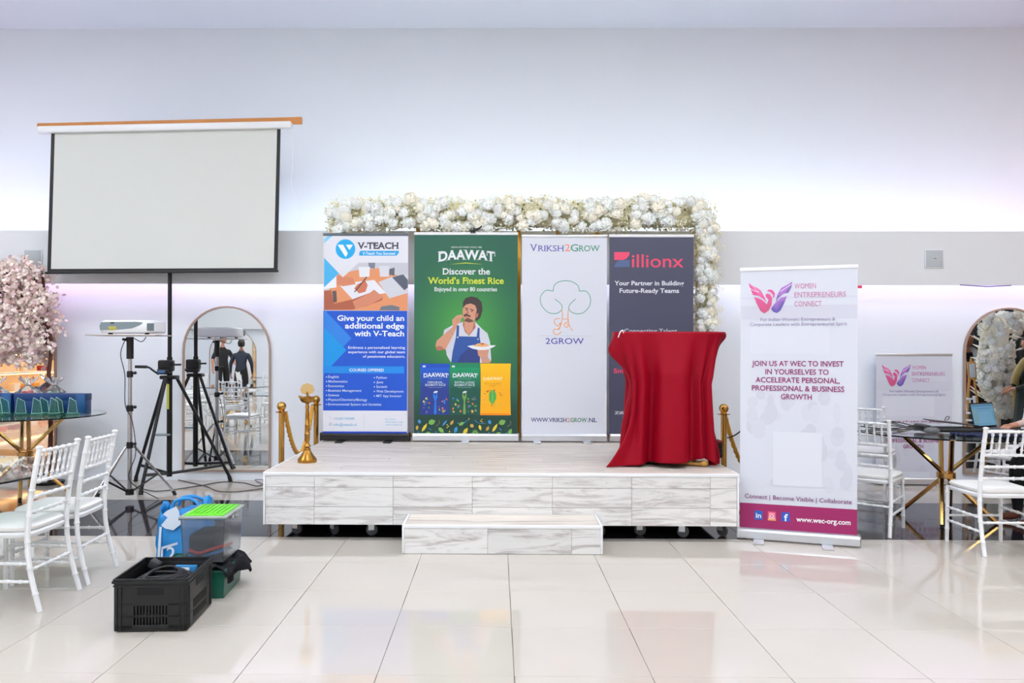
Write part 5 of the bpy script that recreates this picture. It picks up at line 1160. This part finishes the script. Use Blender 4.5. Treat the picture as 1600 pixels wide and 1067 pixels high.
# ------------------------------------------------------------------ pink blossom tree
trx = W(79, 600, 8.22).x; tree = thing('blossom_tree', 'artificial pink cherry blossom tree standing behind the awards table', 'tree', (trx, 8.2, 0))
bark = mat('bark', (96, 58, 44), 0.8, var=0.25, vscale=25, bump=0.5, bscale=60)
MB().lathe([(0.14, 0.001), (0.15, 0.03), (0.12, 0.035), (0.05, 0.04)], (trx, 8.2, 0), 20).build('base_plate', M['blackmetal'], tree)
MB().tube(spline([(trx, 8.2, 0.03), (trx + 0.015, 8.2, 0.6), (trx - 0.01, 8.2, 1.1), (trx + 0.02, 8.19, 1.5), (trx - 0.08, 8.18, 1.95)], 6), [0.026 - 0.0004 * i for i in range(25)], 10).build('trunk', bark, tree)
r8 = random.Random(8); brs = []
cx_, cz_ = W(22, 500, 8.1).x, W(22, 490, 8.1).z
for i in range(16):
    a = r8.uniform(0, 6.28); e = Vector((cx_ + 0.42 * math.cos(a) * r8.uniform(.5, 1.0), 8.08 + r8.uniform(-.3, .15), cz_ + r8.uniform(-.15, .5)))
    if e.x > W(84, 500, 8.1).x: e.x = W(82, 500, 8.1).x
    s_ = Vector((trx - 0.03, 8.19, 1.45 + 0.03 * i)); mid = (s_ + e) / 2 + Vector((0, -.03, 0.16)); pts = spline([s_, mid, e], 7); brs.append(pts); MB().tube(pts, [0.018 - 0.0009 * k for k in range(len(pts))], 6).build('branch', bark, tree)
tw = spline([W(18, 455, 8.0), W(30, 432, 8.0), W(45, 425, 8.0), W(49, 415, 8.0), W(42, 410, 8.0), W(38, 403, 8.0)], 5); brs.append(tw); MB().tube(tw, 0.005, 6).build('branch', bark, tree)
blo = MB()
def blossom(p, r):
    a = r8.uniform(0, 6.28); q_ = Vector((r8.uniform(-1, 1), -1.0 + r8.uniform(-.3, .8), r8.uniform(-.8, .8))).to_track_quat('Z', 'Y'); c_ = r8.choice((0, 0, 1, 1, 2))
    for k in range(5):
        b = a + k * 2 * PI / 5; d = Vector((math.cos(b), math.sin(b), 0.25)); e = Vector((-math.sin(b), math.cos(b), 0))
        blo.add([p, p + q_ @ (d * r * .6 + e * r * .42), p + q_ @ (d * r), p + q_ @ (d * r * .6 - e * r * .42)], [(0, 1, 2, 3)], c_)
cnt = 0; xmax = W(83, 500, 8.05).x
for i in range(520):
    u = r8.uniform(-1, 1); v = r8.uniform(-1, 1); w_ = r8.uniform(-1, 1)
    if u * u + v * v + w_ * w_ > 1: continue
    c = Vector((cx_ - 0.05 + 0.60 * u, 8.08 + 0.30 * w_, cz_ - 0.02 + 0.55 * v))
    if c.x > xmax - 0.02 - 0.5 * max(0, cz_ - 0.45 - c.z): continue
    for _ in range(17): blossom(c + Vector((r8.gauss(0, .035), r8.gauss(0, .03), r8.gauss(0, .04))), r8.uniform(0.018, 0.028))
for pts in brs:
    for p in pts[4:]:
        for _ in range(4): blossom(p + Vector((r8.gauss(0, .02), r8.gauss(0, .02), r8.gauss(0, .02))), r8.uniform(0.016, 0.026))
def pet(n_, c):
    m = mat(n_, c, 0.6); m.node_tree.nodes['Principled BSDF'].inputs['Subsurface Weight'].default_value = 0.1; return m
o = blo.build('blossoms', [pet('blossom_pink', (255, 234, 228)), pet('blossom_blush', (255, 240, 228)), pet('blossom_rose', (250, 216, 216))], tree, smooth=False); o['kind'] = 'stuff'
# ------------------------------------------------------------------ warmly lit shelf on the left side wall (seen in the left mirror)
shf = thing('display_shelf', 'warmly lit display shelf on the side wall, seen in the mirror behind the tree', 'shelf', (XL + 0.25, -0.6, 0)); cream = mat('shelf_cream', (238, 220, 190), 0.5); warm = mat('warm_strip', (255, 255, 255), .5, emit=(255, 196, 120), es=14)
MB().bbox((-0.22, 0, 1.2), (0.04, 5.0, 2.4), 0.005).build('back_panel', cream, shf, local=True)
for k in range(6):
    s_ = MB().bbox((0, 0, 0.12 + 0.40 * k), (0.40, 5.0, 0.04), 0.005).build('shelf_board', cream, shf, local=True)
    if k: MB().box((0.12, 0, 0.12 + 0.40 * k - 0.026), (0.03, 4.9, 0.01)).build('light_strip', warm, s_, local=True, smooth=False)
rd = random.Random(21); cc = [(190, 40, 40), (214, 90, 40), (230, 214, 190), (150, 30, 40), (222, 150, 60)]
for k in range(5):
    for j in range(14):
        if rd.random() < 0.25: continue
        c_ = rd.choice(cc); h_ = rd.uniform(.10, .26); y_ = -2.3 + j * 0.35
        nm, ct, wd_ = rd.choice((('gift_jar', 'jar', 'jar'), ('boxed_gift', 'box', 'gift box')))
        col_n = 'orange' if c_[1] > 80 and c_[2] < 80 else ('cream' if c_[2] > 150 else 'red')
        mb = MB()
        if ct == 'jar': mb.lathe([(.07, 0.001), (.085, .03), (.085, h_ * .7), (.05, h_ * .85), (.055, h_)], n=14)
        else: mb.bbox((0, 0, h_ / 2 + 0.001), (.16, .2, h_), .01)
        o = mb.build(nm, mat('gift', c_, .4)); o.location = (XL + 0.27, -0.6 + y_, 0.14 + 0.40 * k)
        tag(o, '%s %s on the lit display shelf reflected in the left mirror' % (col_n, wd_), ct, '%s %s row on the lit shelf' % (col_n, wd_))
# ------------------------------------------------------------------ things on the laptop table
RZ = 0.75
lt = thing('laptop', 'open black laptop with a blue screen on the glass table', 'laptop', (4.20, 6.74, RZ), math.radians(27))
L_ = dict(local=True)
bs = MB().bbox((0, -0.10, 0.0095), (0.32, 0.22, 0.016), 0.004).build('keyboard_base', M['black'], lt, **L_)
MB().bbox((0, -0.08, 0.0185), (0.28, 0.11, 0.003), 0.001).build('keys', mat('keys', (60, 66, 76), 0.5), bs, **L_); MB().bbox((0, -0.17, 0.0185), (0.10, 0.06, 0.002), 0.0008).build('touchpad', mat('pad', (90, 110, 130), 0.3), bs, **L_)
Rs = Matrix.Rotation(math.radians(-12), 3, 'X')
hz = Vector((0, 0.012, 0.016)); ld = MB().bbox(hz + Rs @ Vector((0, 0, 0.108)), (0.32, 0.008, 0.216), 0.003, Rs).build('screen_lid', M['black'], lt, **L_)
scm = bpy.data.materials.new('laptop_display'); scm.use_nodes = True; nt = scm.node_tree; b = nt.nodes['Principled BSDF']; b.inputs['Base Color'].default_value = (0.02, 0.04, 0.06, 1); b.inputs['Roughness'].default_value = 0.2; b.inputs['Emission Color'].default_value = (*lin((96, 152, 186)), 1); b.inputs['Emission Strength'].default_value = 0.75
MB().box(hz + Rs @ Vector((0, -0.0048, 0.110)), (0.30, 0.0016, 0.186), Rs).build('display', scm, ld, smooth=False, **L_)
for (x, z, w_, h_, c_) in ((0, 0.19, .29, .012, (70, 120, 160)), (-.11, .10, .05, .12, (120, 160, 170)), (.02, .165, .19, .004, (60, 110, 150)), (.02, .09, .19, .10, (110, 166, 198))):
    m = mat('window_block', (10, 20, 30), 0.3, emit=c_, es=0.75); MB().box(hz + Rs @ Vector((x, -0.0059, z)), (w_, 0.0006, h_), Rs).build('screen_window', m, ld, smooth=False, **L_)
# black case and its open flap, navy cloth, papers
c1 = W(1480, 668, 6.45); cs = thing('equipment_case', 'flat black equipment case lying on the glass table by the laptop', 'case', (c1.x, 6.45, RZ), math.radians(-8))
MB().bbox((0, 0, 0.03), (0.44, 0.22, 0.034), 0.014).build('case_body', M['black'], cs, **L_); MB().bbox((-0.19, 0.0, 0.05), (0.07, 0.2, 0.04), 0.014).build('raised_end', M['black'], cs, **L_)
MB().bbox((0.05, 0.06, 0.082), (0.36, 0.2, 0.008), 0.003, Matrix.Rotation(0.10, 3, 'Y')).build('open_flap', M['black'], cs, **L_); MB().tube(spline([(.02, .1, .09), (.03, .1, .12), (.05, .1, .13), (.055, .1, .115), (.035, .1, .095)], 4), 0.003, 6).build('strap_loop', M['black'], cs, **L_)
nv = mat('navy_cloth', (22, 34, 70), 0.85, bump=0.3, bscale=60); mb = MB(); n = 22
for ly_ in (0, 1):
    mb.add([(3.60 + 0.56 * i / n, 6.06 + 0.20 * j / n + 0.01 * math.sin(i * 1.1), RZ + 0.0205 + 0.005 * math.sin(i * 0.9 + j) + 0.006 * math.sin(j * 1.7) - 0.008 * ly_) for i in range(n + 1) for j in range(n + 1)], [(i * (n + 1) + j, (i + 1) * (n + 1) + j, (i + 1) * (n + 1) + j + 1, i * (n + 1) + j + 1) for i in range(n) for j in range(n)])
tag(mb.build('navy_cloth', nv, angle=180), 'crumpled navy blue cloth at the edge of the laptop table', 'cloth')
for (x, y, a, lb) in ((4.02, 6.20, .1, 'white spiral notebook beside the navy cloth'), (4.25, 6.28, -.2, 'white paper sheet by the seated person on the glass table')):
    t = thing('notebook' if 'note' in lb else 'paper_sheet', lb, 'notebook' if 'note' in lb else 'paper', (x, y, RZ + (0.034 if 'note' in lb else 0.001)), a)
    MB().bbox((0, 0, 0.006), (0.21, 0.16, 0.008 if 'note' in lb else 0.003), 0.001).build('pages', M['white'], t, **L_)
    if 'note' in lb: MB().tube([(-.1, .083, .008), (.1, .083, .008)], 0.006, 8).build('spiral_binding', M['silver'], t, **L_)
wr_ = mat('clear_wrap', (226, 230, 236), 0.1, trans=0.8, ior=1.2)
tag(MB().ball((3.52, 6.36, RZ + 0.029), 0.04, 14, 8, sc=(1.6, 1, .7)).build('plastic_wrap', wr_), 'crumpled clear plastic wrap beside the black case', 'wrap')
for k, (pts, lb) in enumerate(((((1350, 663), (1365, 657), (1395, 660), (1420, 667), (1440, 664), (1415, 671), (1380, 670), (1352, 672)), 'thin black cable looped over the glass table behind the chair'), (((1345, 668), (1375, 672), (1405, 671), (1438, 664), (1432, 668), (1405, 662), (1385, 660)), 'second black cable coiled on the glass table toward the case'))):
    P_ = [G(a, b_, RZ + 0.006) for a, b_ in pts]; P_ = [Vector((p.x, p.y, RZ + 0.006 + 0.012 * k)) for p in P_]
    for p in P_:
        d = Vector((p.x - RX, p.y - RY, 0))
        if d.length > 0.72: d = d.normalized() * 0.72; p.x, p.y = RX + d.x, RY + d.y
    tag(MB().tube(spline(P_, 6), 0.005, 6).build('table_cable', M['black']), lb, 'cable', 'cables on the table')
# small leads along the underside of the band on the right
tag(MB().tube(spline([W(1500, 445, 8.25), W(1540, 447.5, 8.25), W(1556, 447, 8.25), W(1580, 446, 8.25)], 5), 0.006, 6).build('led_lead', mat('lilac_lead', (130, 110, 170), .5)), 'thin lead hanging under the wall band above the right mirror', 'cable')
tag(MB().bbox(W(1343, 448, 8.262), (0.05, 0.012, 0.03), 0.004).build('red_tag', mat('red_tag', (220, 60, 90), .5)), 'small red tag stuck under the wall band behind the large banner', 'tag')

# ------------------------------------------------------------------ people
def skin_body(J, E, root):
    names = list(J); idx = {n: i for i, n in enumerate(names)}
    me = bpy.data.meshes.new('b'); me.from_pydata([J[n][0] for n in names], [(idx[a], idx[b_]) for a, b_ in E], [])
    ob = bpy.data.objects.new('b', me); C.objects.link(ob)
    md = ob.modifiers.new('s', 'SKIN'); sv = me.skin_vertices[0].data
    for n in names: r = J[n][1]; sv[idx[n]].radius = (r, r) if not isinstance(r, tuple) else r; sv[idx[n]].use_root = (n == root)
    md.branch_smoothing = 0.6; sub = ob.modifiers.new('u', 'SUBSURF'); sub.levels = 2; sub.render_levels = 2
    dg = bpy.context.evaluated_depsgraph_get(); ev = ob.evaluated_get(dg); m2 = ev.to_mesh()
    vs = [tuple(v.co) for v in m2.vertices]; fs = [tuple(p.vertices) for p in m2.polygons]; ev.to_mesh_clear(); bpy.data.objects.remove(ob); bpy.data.meshes.remove(me)
    return vs, fs
def fingers(J, E, side, wrist, fdir, down, r=0.0085):
    """five finger chains rooted in the palm"""
    fdir = Vector(fdir).normalized(); down = Vector(down).normalized(); sd = fdir.cross(down).normalized() * side
    palm = Vector(wrist) + fdir * 0.075; J['palm%d' % side] = (tuple(palm), 0.026); E.append(('wrist%d' % side, 'palm%d' % side))
    out = []
    for i, ln in enumerate((0.070, 0.080, 0.076, 0.060)):
        b0 = palm + sd * (-0.030 + 0.020 * i) + fdir * 0.01; pts = [b0, b0 + fdir * ln * .45 + down * 0.006, b0 + fdir * ln * .78 + down * 0.022, b0 + fdir * ln * .95 + down * 0.042]; out.append((pts, [r, r, r * .92, r * .75]))
    t0 = palm - fdir * 0.035 - sd * 0.026; out.append(([t0, t0 - sd * 0.026 + fdir * 0.02, t0 - sd * 0.034 + fdir * 0.05 + down * .015, t0 - sd * .028 + fdir * .066 + down * .024], [r * 1.25, r * 1.15, r, r * .8]))
    return out
def head_geo(mb, c, R, h, mi_skin, mi_eye, mi_lip):
    """head with brow, nose, chin, ears; front is +Y in the R frame"""
    n, m = 24, 18; vs = []
    for i in range(m + 1):
        t = PI * i / m; z = -math.cos(t)
        for k in range(n):
            a = 2 * PI * k / n; s_ = math.sin(t); x = s_ * math.cos(a) * 0.36; y = s_ * math.sin(a) * 0.44
            if z < 0: x *= 1 + 0.22 * z; y = y * (1 + 0.10 * z) + 0.05 * -z
            fr = max(0, math.sin(a)) ** 6 * s_
            y += 0.085 * fr * math.exp(-((z + 0.12) / 0.13) ** 2) * (abs(math.cos(a)) < 0.28) + 0.03 * fr * math.exp(-((z - .12) / .08) ** 2) + 0.035 * fr * math.exp(-((z + 0.80) / .14) ** 2) - 0.03 * fr * math.exp(-((z - .0) / .06) ** 2) * (abs(math.cos(a)) > .2)
            vs.append(Vector(c) + R @ (Vector((x, y, z * 0.5)) * h))
    mb.add(vs, [(i * n + k, i * n + (k + 1) % n, (i + 1) * n + (k + 1) % n, (i + 1) * n + k) for i in range(m) for k in range(n)], mi_skin)
    for s_ in (-1, 1):
        mb.ball(Vector(c) + R @ (Vector((s_ * 0.36, -0.02, -0.02)) * h), 0.11 * h, 8, 6, mi_skin, (0.3, 0.6, 1.0), R); mb.ball(Vector(c) + R @ (Vector((s_ * 0.145, 0.385, 0.0)) * h), 0.040 * h, 8, 6, mi_eye, (1.3, .6, .7), R)
    mb.ball(Vector(c) + R @ (Vector((0, 0.425, -0.26)) * h), 0.075 * h, 8, 6, mi_lip, (1.2, .35, .3), R)
def person(label, loc, rz, H, mats, pose='stand', hairstyle='short', arms=None, extra=None, head_turn=0.0):
    """mats: skin, top, bottom, shoes; faces local +Y; one continuous body mesh, hair as a child"""
    s = H / 1.72; t = thing('person', label, 'person', loc, rz)
    J = {}; E = []
    def j(n, p, r, par=None):
        J[n] = (tuple(Vector(p) * s), r * s)
        if par: E.append((par, n))
    if pose == 'stand':
        j('pel', (0, 0, .93), .14); j('sp', (0, .0, 1.10), .138, 'pel'); j('ch', (0, .005, 1.28), .148, 'sp'); j('nk', (0, 0, 1.43), .06, 'ch'); j('hd', (0, .015, 1.53), .052, 'nk')
        for q_ in (-1, 1):
            k_ = str(q_); j('hip' + k_, (q_ * .095, 0, .88), .105, 'pel'); j('kn' + k_, (q_ * .105, .01, .49), .078, 'hip' + k_); j('cf' + k_, (q_ * .108, -.012, .34), .070, 'kn' + k_); j('an' + k_, (q_ * .11, -.02, .09), .038, 'cf' + k_); j('hl' + k_, (q_ * .112, -.0, .045), .04, 'an' + k_); j('toe' + k_, (q_ * .125, .14, .032), .032, 'hl' + k_)
        A = arms or {-1: ((-.26, -.02, 1.10), (-.27, .06, .87)), 1: ((.26, -.02, 1.10), (.27, .06, .87))}
    else:
        j('pel', (0, -.02, .56), .13); j('sp', (0, -.03, .74), .12, 'pel'); j('ch', (0, .0, .93), .125, 'sp'); j('nk', (0, .03, 1.09), .058, 'ch'); j('hd', (0, .055, 1.18), .052, 'nk')
        for q_ in (-1, 1):
            k_ = str(q_); j('hip' + k_, (q_ * .10, .03, .545), .10, 'pel'); j('kn' + k_, (q_ * .13, .43, .53), .075, 'hip' + k_); j('cf' + k_, (q_ * .13, .43, .34), .068, 'kn' + k_); j('an' + k_, (q_ * .13, .43, .09), .04, 'cf' + k_); j('hl' + k_, (q_ * .13, .44, .042), .038, 'an' + k_); j('toe' + k_, (q_ * .14, .58, .032), .030, 'hl' + k_)
        A = arms
    fing = []
    for q_ in (-1, 1):
        k_ = str(q_); top = Vector(J['ch'][0]) / s; j('sh' + k_, (q_ * .175, top.y, top.z + .06), .074, 'ch'); el, wr = A[q_]; j('el' + k_, el, .050, 'sh' + k_); j('wrist%d' % q_, wr, .027, 'el' + k_)
        d = Vector(wr) - Vector(el); dn = Vector((0, 0, -1)) if abs(d.normalized().z) < .7 else Vector((-q_ * 1.0, 0, 0)); fing += [(p_, r_) for p_, r_ in fingers(J, E, q_, Vector(J['wrist%d' % q_][0]), d, dn, 0.0085)]
    vs, fs = skin_body(J, E, 'pel'); mb = MB()
    segs = [(a, b_) for a, b_ in E]; cls = {}
    def klass(a, b_):
        n = b_
        if n.startswith(('wrist', 'palm')): return 0 if not extra or not extra.get('sleeve') or n.startswith('palm') else 1
        if n.startswith('el'): return 1
        if n.startswith(('hd',)): return 0
        if n.startswith(('kn', 'cf', 'an', 'hip')): return 2
        if n.startswith(('hl', 'toe')): return 3
        return 1
    SG = [(Vector(J[a][0]), Vector(J[b_][0]), klass(a, b_)) for a, b_ in segs]
    for f_ in fs:
        c = Vector((0, 0, 0))
        for i in f_: c += Vector(vs[i])
        c /= len(f_); best = (9, 1)
        for a, b_, k_ in SG:
            ab = b_ - a; u = max(0, min(1, (c - a).dot(ab) / max(ab.length_squared, 1e-9))); d = (c - a - ab * u).length
            if d < best[0]: best = (d, k_)
        mb.f.append(list(f_)); mb.mi.append(best[1]); mb.col.append(None)
    mb.v = vs
    for p_, r_ in fing: mb.tube(spline(p_, 3), [r_[min(i // 3, 3)] for i in range(10)], 7, 0)
    Rh = Matrix.Rotation(head_turn, 3, 'Z'); hc = Vector(J['hd'][0]) + Vector((0, 0.015 * s, 0.10 * s)); hh_ = 0.232 * s
    head_geo(mb, hc, Rh, hh_, 0, 4, 5)
    body = mb.build('body', [mats[0], mats[1], mats[2], mats[3], M['hair'], mat('lips', (150, 84, 80), .5)], t, local=True, angle=180)
    hb = MB(); n, m = 22, 14; hv = []
    for i in range(m + 1):
        tt = PI * i / m; z = -math.cos(tt)
        for k in range(n):
            a = 2 * PI * k / n; s_ = math.sin(tt); front = math.sin(a); low = -0.45 if front < 0.1 else 0.30 + 0.15 * front
            zz_ = max(z, low) if hairstyle == 'short' else max(z, -0.7 if front < .25 else .32); kf = 1.09 + .03 * math.sin(a * 9 + i)
            hv.append(hc + Rh @ (Vector((s_ * math.cos(a) * .36 * kf if z == zz_ else math.sqrt(max(0, 1 - zz_ * zz_)) * math.cos(a) * .36 * kf, (s_ if z == zz_ else math.sqrt(max(0, 1 - zz_ * zz_))) * math.sin(a) * .44 * kf - .02, zz_ * .5 * 1.08)) * hh_))
    hb.add(hv, [(i * n + k, i * n + (k + 1) % n, (i + 1) * n + (k + 1) % n, (i + 1) * n + k) for i in range(m) for k in range(n)])
    if hairstyle == 'bun': hb.ball(hc + Rh @ (Vector((0, -.52, .05)) * hh_), 0.055 * s, 12, 8)
    hb.build('hair', M['hair'], t, local=True, angle=180)
    return t
blk = mat('black_cotton', (22, 23, 28), 0.8); nvy = mat('navy_jacket', (24, 36, 56), 0.6); trs = mat('black_trousers', (20, 20, 24), 0.8); sho = mat('dark_shoes', (30, 26, 26), 0.4); brs_ = mat('brown_sandal', (120, 66, 44), 0.5)
MP = WALL - 0.018
def RV(px, py, zv):
    p = W(px, py, zv); return Vector((p.x, 2 * MP - zv, p.z))
p1 = RV(348, 560, 21.5); person('man in a black t-shirt and black trousers, reflected in the mirror behind the tripods', (p1.x, p1.y, 0), -0.75, 1.78, (M['skin'], blk, trs, sho), arms={-1: ((-.25, -.06, 1.12), (-.27, .0, .88)), 1: ((.27, .02, 1.12), (.33, .16, .92))})
p2 = RV(377, 560, 19.5); person('person in a dark navy jacket turned away, reflected in the mirror behind the tripods', (p2.x, p2.y, 0), PI - 0.2, 1.66, (M['skin2'], nvy, trs, sho), hairstyle='bun', extra={'sleeve': 1})
# seated at the laptop
ps = person('person in a burgundy tunic and black trousers seated at the laptop', (4.80, 6.50, 0), PI / 2, 1.66, (M['skin'], mat('dusty_pink_sleeve', (206, 180, 172), .7), trs, brs_), pose='sit', hairstyle='long', arms={-1: ((-.24, .16, .86), (-.12, .36, .83)), 1: ((.26, .18, .86), (.20, .40, .825))}, extra={'sleeve': 1})
bg = MB(); n = 20; sk = []
for j_ in range(9):
    u = j_ / 8
    for i in range(n):
        a = 2 * PI * i / n; y = -.10 + .46 * u; sk.append(((.25 - .02 * u) * math.cos(a) * (1 + .05 * math.sin(5 * a)), y, .57 + (.115 - .015 * u) * math.sin(a) - .02 * u))
bg.add(sk, [(j_ * n + i, j_ * n + (i + 1) % n, (j_ + 1) * n + (i + 1) % n, (j_ + 1) * n + i) for j_ in range(8) for i in range(n)])
bur = bpy.data.materials.new('burgundy_pattern'); bur.use_nodes = True; nt = bur.node_tree; b = nt.nodes['Principled BSDF']; b.inputs['Roughness'].default_value = .7
tcn = nt.nodes.new('ShaderNodeTexCoord'); vo = nt.nodes.new('ShaderNodeTexVoronoi'); vo.inputs['Scale'].default_value = 16; crn = nt.nodes.new('ShaderNodeValToRGB'); crn.color_ramp.elements[0].color = (*lin((150, 110, 96)), 1); crn.color_ramp.elements[0].position = .12; crn.color_ramp.elements[1].color = (*lin((74, 28, 40)), 1); crn.color_ramp.elements[1].position = .2
nt.links.new(tcn.outputs['Object'], vo.inputs['Vector']); nt.links.new(vo.outputs['Distance'], crn.inputs['Fac']); nt.links.new(crn.outputs['Color'], b.inputs['Base Color'])
bg.build('tunic_skirt', bur, ps, local=True, angle=180)
# woman by the flower column, seen in the right mirror
w1 = RV(1613, 560, 9.95); wt = person('woman in a dark dotted dress with a gold sash, reflected in the right mirror', (w1.x, w1.y, 0), PI / 2 + 0.1, 1.61, (M['skin'], mat('dark_green_dress', (22, 40, 38), .7, var=.3, vscale=60), mat('dark_green_skirt', (24, 40, 38), .7), sho), hairstyle='bun', arms={-1: ((-.22, .06, 1.09), (-.06, .24, 1.03)), 1: ((.22, .06, 1.09), (.08, .25, 1.02))}, extra={'sleeve': 1})
gsm = mat('gold_sash', (176, 156, 92), .5, sheen=.3); sa = MB(); n = 18
path = spline([(.13, -.10, 1.36), (.10, .10, 1.33), (0, .15, 1.20), (-.10, .15, 1.05), (-.17, .10, .85), (-.20, .06, .5)], 5); sa.tube(path, [.045] * len(path), 8); sa.build('gold_sash', gsm, wt, local=True, angle=180)
sk = MB(); n = 26; sk.add([((.17 + .09 * u + .015 * math.sin(9 * a)) * math.cos(a), (.15 + .09 * u + .015 * math.sin(9 * a)) * math.sin(a), .93 - .88 * u) for u in (0, .25, .5, .75, 1) for a in [2 * PI * i / n for i in range(n)]], [(j_ * n + i, j_ * n + (i + 1) % n, (j_ + 1) * n + (i + 1) % n, (j_ + 1) * n + i) for j_ in range(4) for i in range(n)]); sk.build('long_skirt', mat('dotted_skirt', (24, 40, 38), .7), wt, local=True, angle=180)
# person in a dark coat with a grey scarf
w2 = RV(1509, 560, 11.5); ct = person('person in a dark coat and grey scarf, reflected at the edge of the right mirror', (w2.x, w2.y, 0), 0.2, 1.68, (M['skin2'], mat('dark_coat', (20, 26, 36), .8), trs, sho), extra={'sleeve': 1})
sc_ = MB(); sc_.tube(spline([(.09, .13, .95), (.08, .15, 1.25), (.09, .06, 1.43), (0, -.07, 1.45), (-.09, .06, 1.43), (-.07, .15, 1.25), (-.08, .13, 1.0)], 5), .035, 8); sc_.build('grey_scarf', mat('grey_scarf', (150, 156, 160), .9), ct, local=True, angle=180)
# flower column, red flowers, framed sign
fc = RV(1560, 560, 10.55); col = thing('flower_column', 'tall column of cream roses and pampas, reflected in the right mirror', 'flower column', (fc.x, fc.y, 0)); MB().lathe([(.16, .001), (.16, .03), (.03, .05), (.03, .55), (.06, .6), (.08, 1.2), (.13, 1.7), (.08, 1.85)], (fc.x, fc.y, 0), 16).build('flower_stand', M['petal2'], col)
r6 = random.Random(6)
for i in range(260):
    z = r6.uniform(.55, 1.92); a = r6.uniform(0, 6.28); rad = .13 + .13 * max(0, (z - 1.1) / .8) + .04 * math.sin(z * 7); cxo = .05 * math.sin(z * 4)
    put_rose(col, (fc.x + cxo + rad * math.cos(a), fc.y + rad * math.sin(a), z), r6.uniform(.05, .075), (math.cos(a), math.sin(a), r6.uniform(-.2, .5)))
pam = MB()
for i in range(40):
    z = r6.uniform(.6, 1.8); a = r6.uniform(0, 6.28); b_ = Vector((fc.x, fc.y, z)) + Vector((math.cos(a), math.sin(a), 0)) * .16; d = Vector((math.cos(a), math.sin(a), r6.uniform(-.2, .9))); pam.tube([b_, b_ + d * .09, b_ + d * .18], [.004, .016, .002], 5)
o = pam.build('pampas_plumes', M['petal2'], col); o['kind'] = 'stuff'
rf = RV(1529, 600, 11.0); rb = thing('red_flower_pot', 'dark red flower arrangement on a pedestal, reflected in the right mirror', 'flowers', (rf.x, rf.y, 0)); MB().lathe([(.14, .001), (.14, .8), (.16, .82), (.16, .86)], (rf.x, rf.y, 0), 18).build('pedestal', M['blackmetal'], rb); rm = MB(); sprinkle(rm, (rf.x, rf.y, .99), (.2, .16, .13), 700, .012, .026, (0, 0, 1), r6); o = rm.build('red_flowers', [mat('dark_red', (128, 18, 28), .6), mat('wine_red', (84, 12, 22), .6)], rb, smooth=False); o['kind'] = 'stuff'
es = RV(1517, 590, 10.3); et = thing('framed_sign', 'small gold framed sign on a wooden easel, reflected in the right mirror', 'sign', (es.x, es.y, 0)); zt = 1.28
MB().bbox((es.x, es.y + .02, zt - .11), (.11, .016, .23), .003, Matrix.Rotation(-.08, 3, 'Y')).build('frame', M['wood2'], et); MB().bbox((es.x, es.y + .03, zt - .11), (.075, .008, .18), .002, Matrix.Rotation(-.08, 3, 'Y')).build('sign_card', mat('card', (206, 220, 228), .5), et)
for a_, b_ in ((-.14, .1), (.14, .1), (0, -.2)): MB().tube([(es.x, es.y, zt + .05), (es.x + a_, es.y + b_, .004)], .012, 8).build('easel_leg', M['wood2'], et)
# curtain in the doorway on the right wall
cu = MB(); n = 80; cu.add([(XR + .05 + .03 * math.sin(i * .9), DY0 + (DY1 - DY0) * i / n, z) for z in (.01, DH) for i in range(n + 1)], [(i, i + 1, n + 2 + i, n + 1 + i) for i in range(n)])
o = cu.build('door_curtain', mat('black_velvet', (10, 10, 13), .95), angle=180); tag(o, 'black curtain closing the side doorway, reflected in the right mirror', 'curtain'); sm = o.modifiers.new('t', 'SOLIDIFY'); sm.thickness = .006
# ------------------------------------------------------------------ the rest of the seating, seen in the centre mirror
LBC = 'white chiavari chair in the hall, seen only in the mirror behind the tripods'
for (tx_, ty_) in ((-4.85, 2.5), (-7.6, -0.4), (-5.2, -2.2)):
    glass_table('round glass table with gold legs, seen only in the mirror behind the tripods', tx_, ty_, .75, .75, .4, 'reflected glass tables')
for (tx_, ty_, angs) in ((-4.85, 2.5, (75, 15, 130, 200, 320)), (-7.6, -0.4, (60, 0, 120, 190, 300)), (-5.2, -2.2, (90, 30, 150))):
    for a in angs:
        a = math.radians(a); chair(tx_ + .86 * math.cos(a), ty_ + .86 * math.sin(a), -math.cos(a), -math.sin(a), LBC, 'reflected chairs')
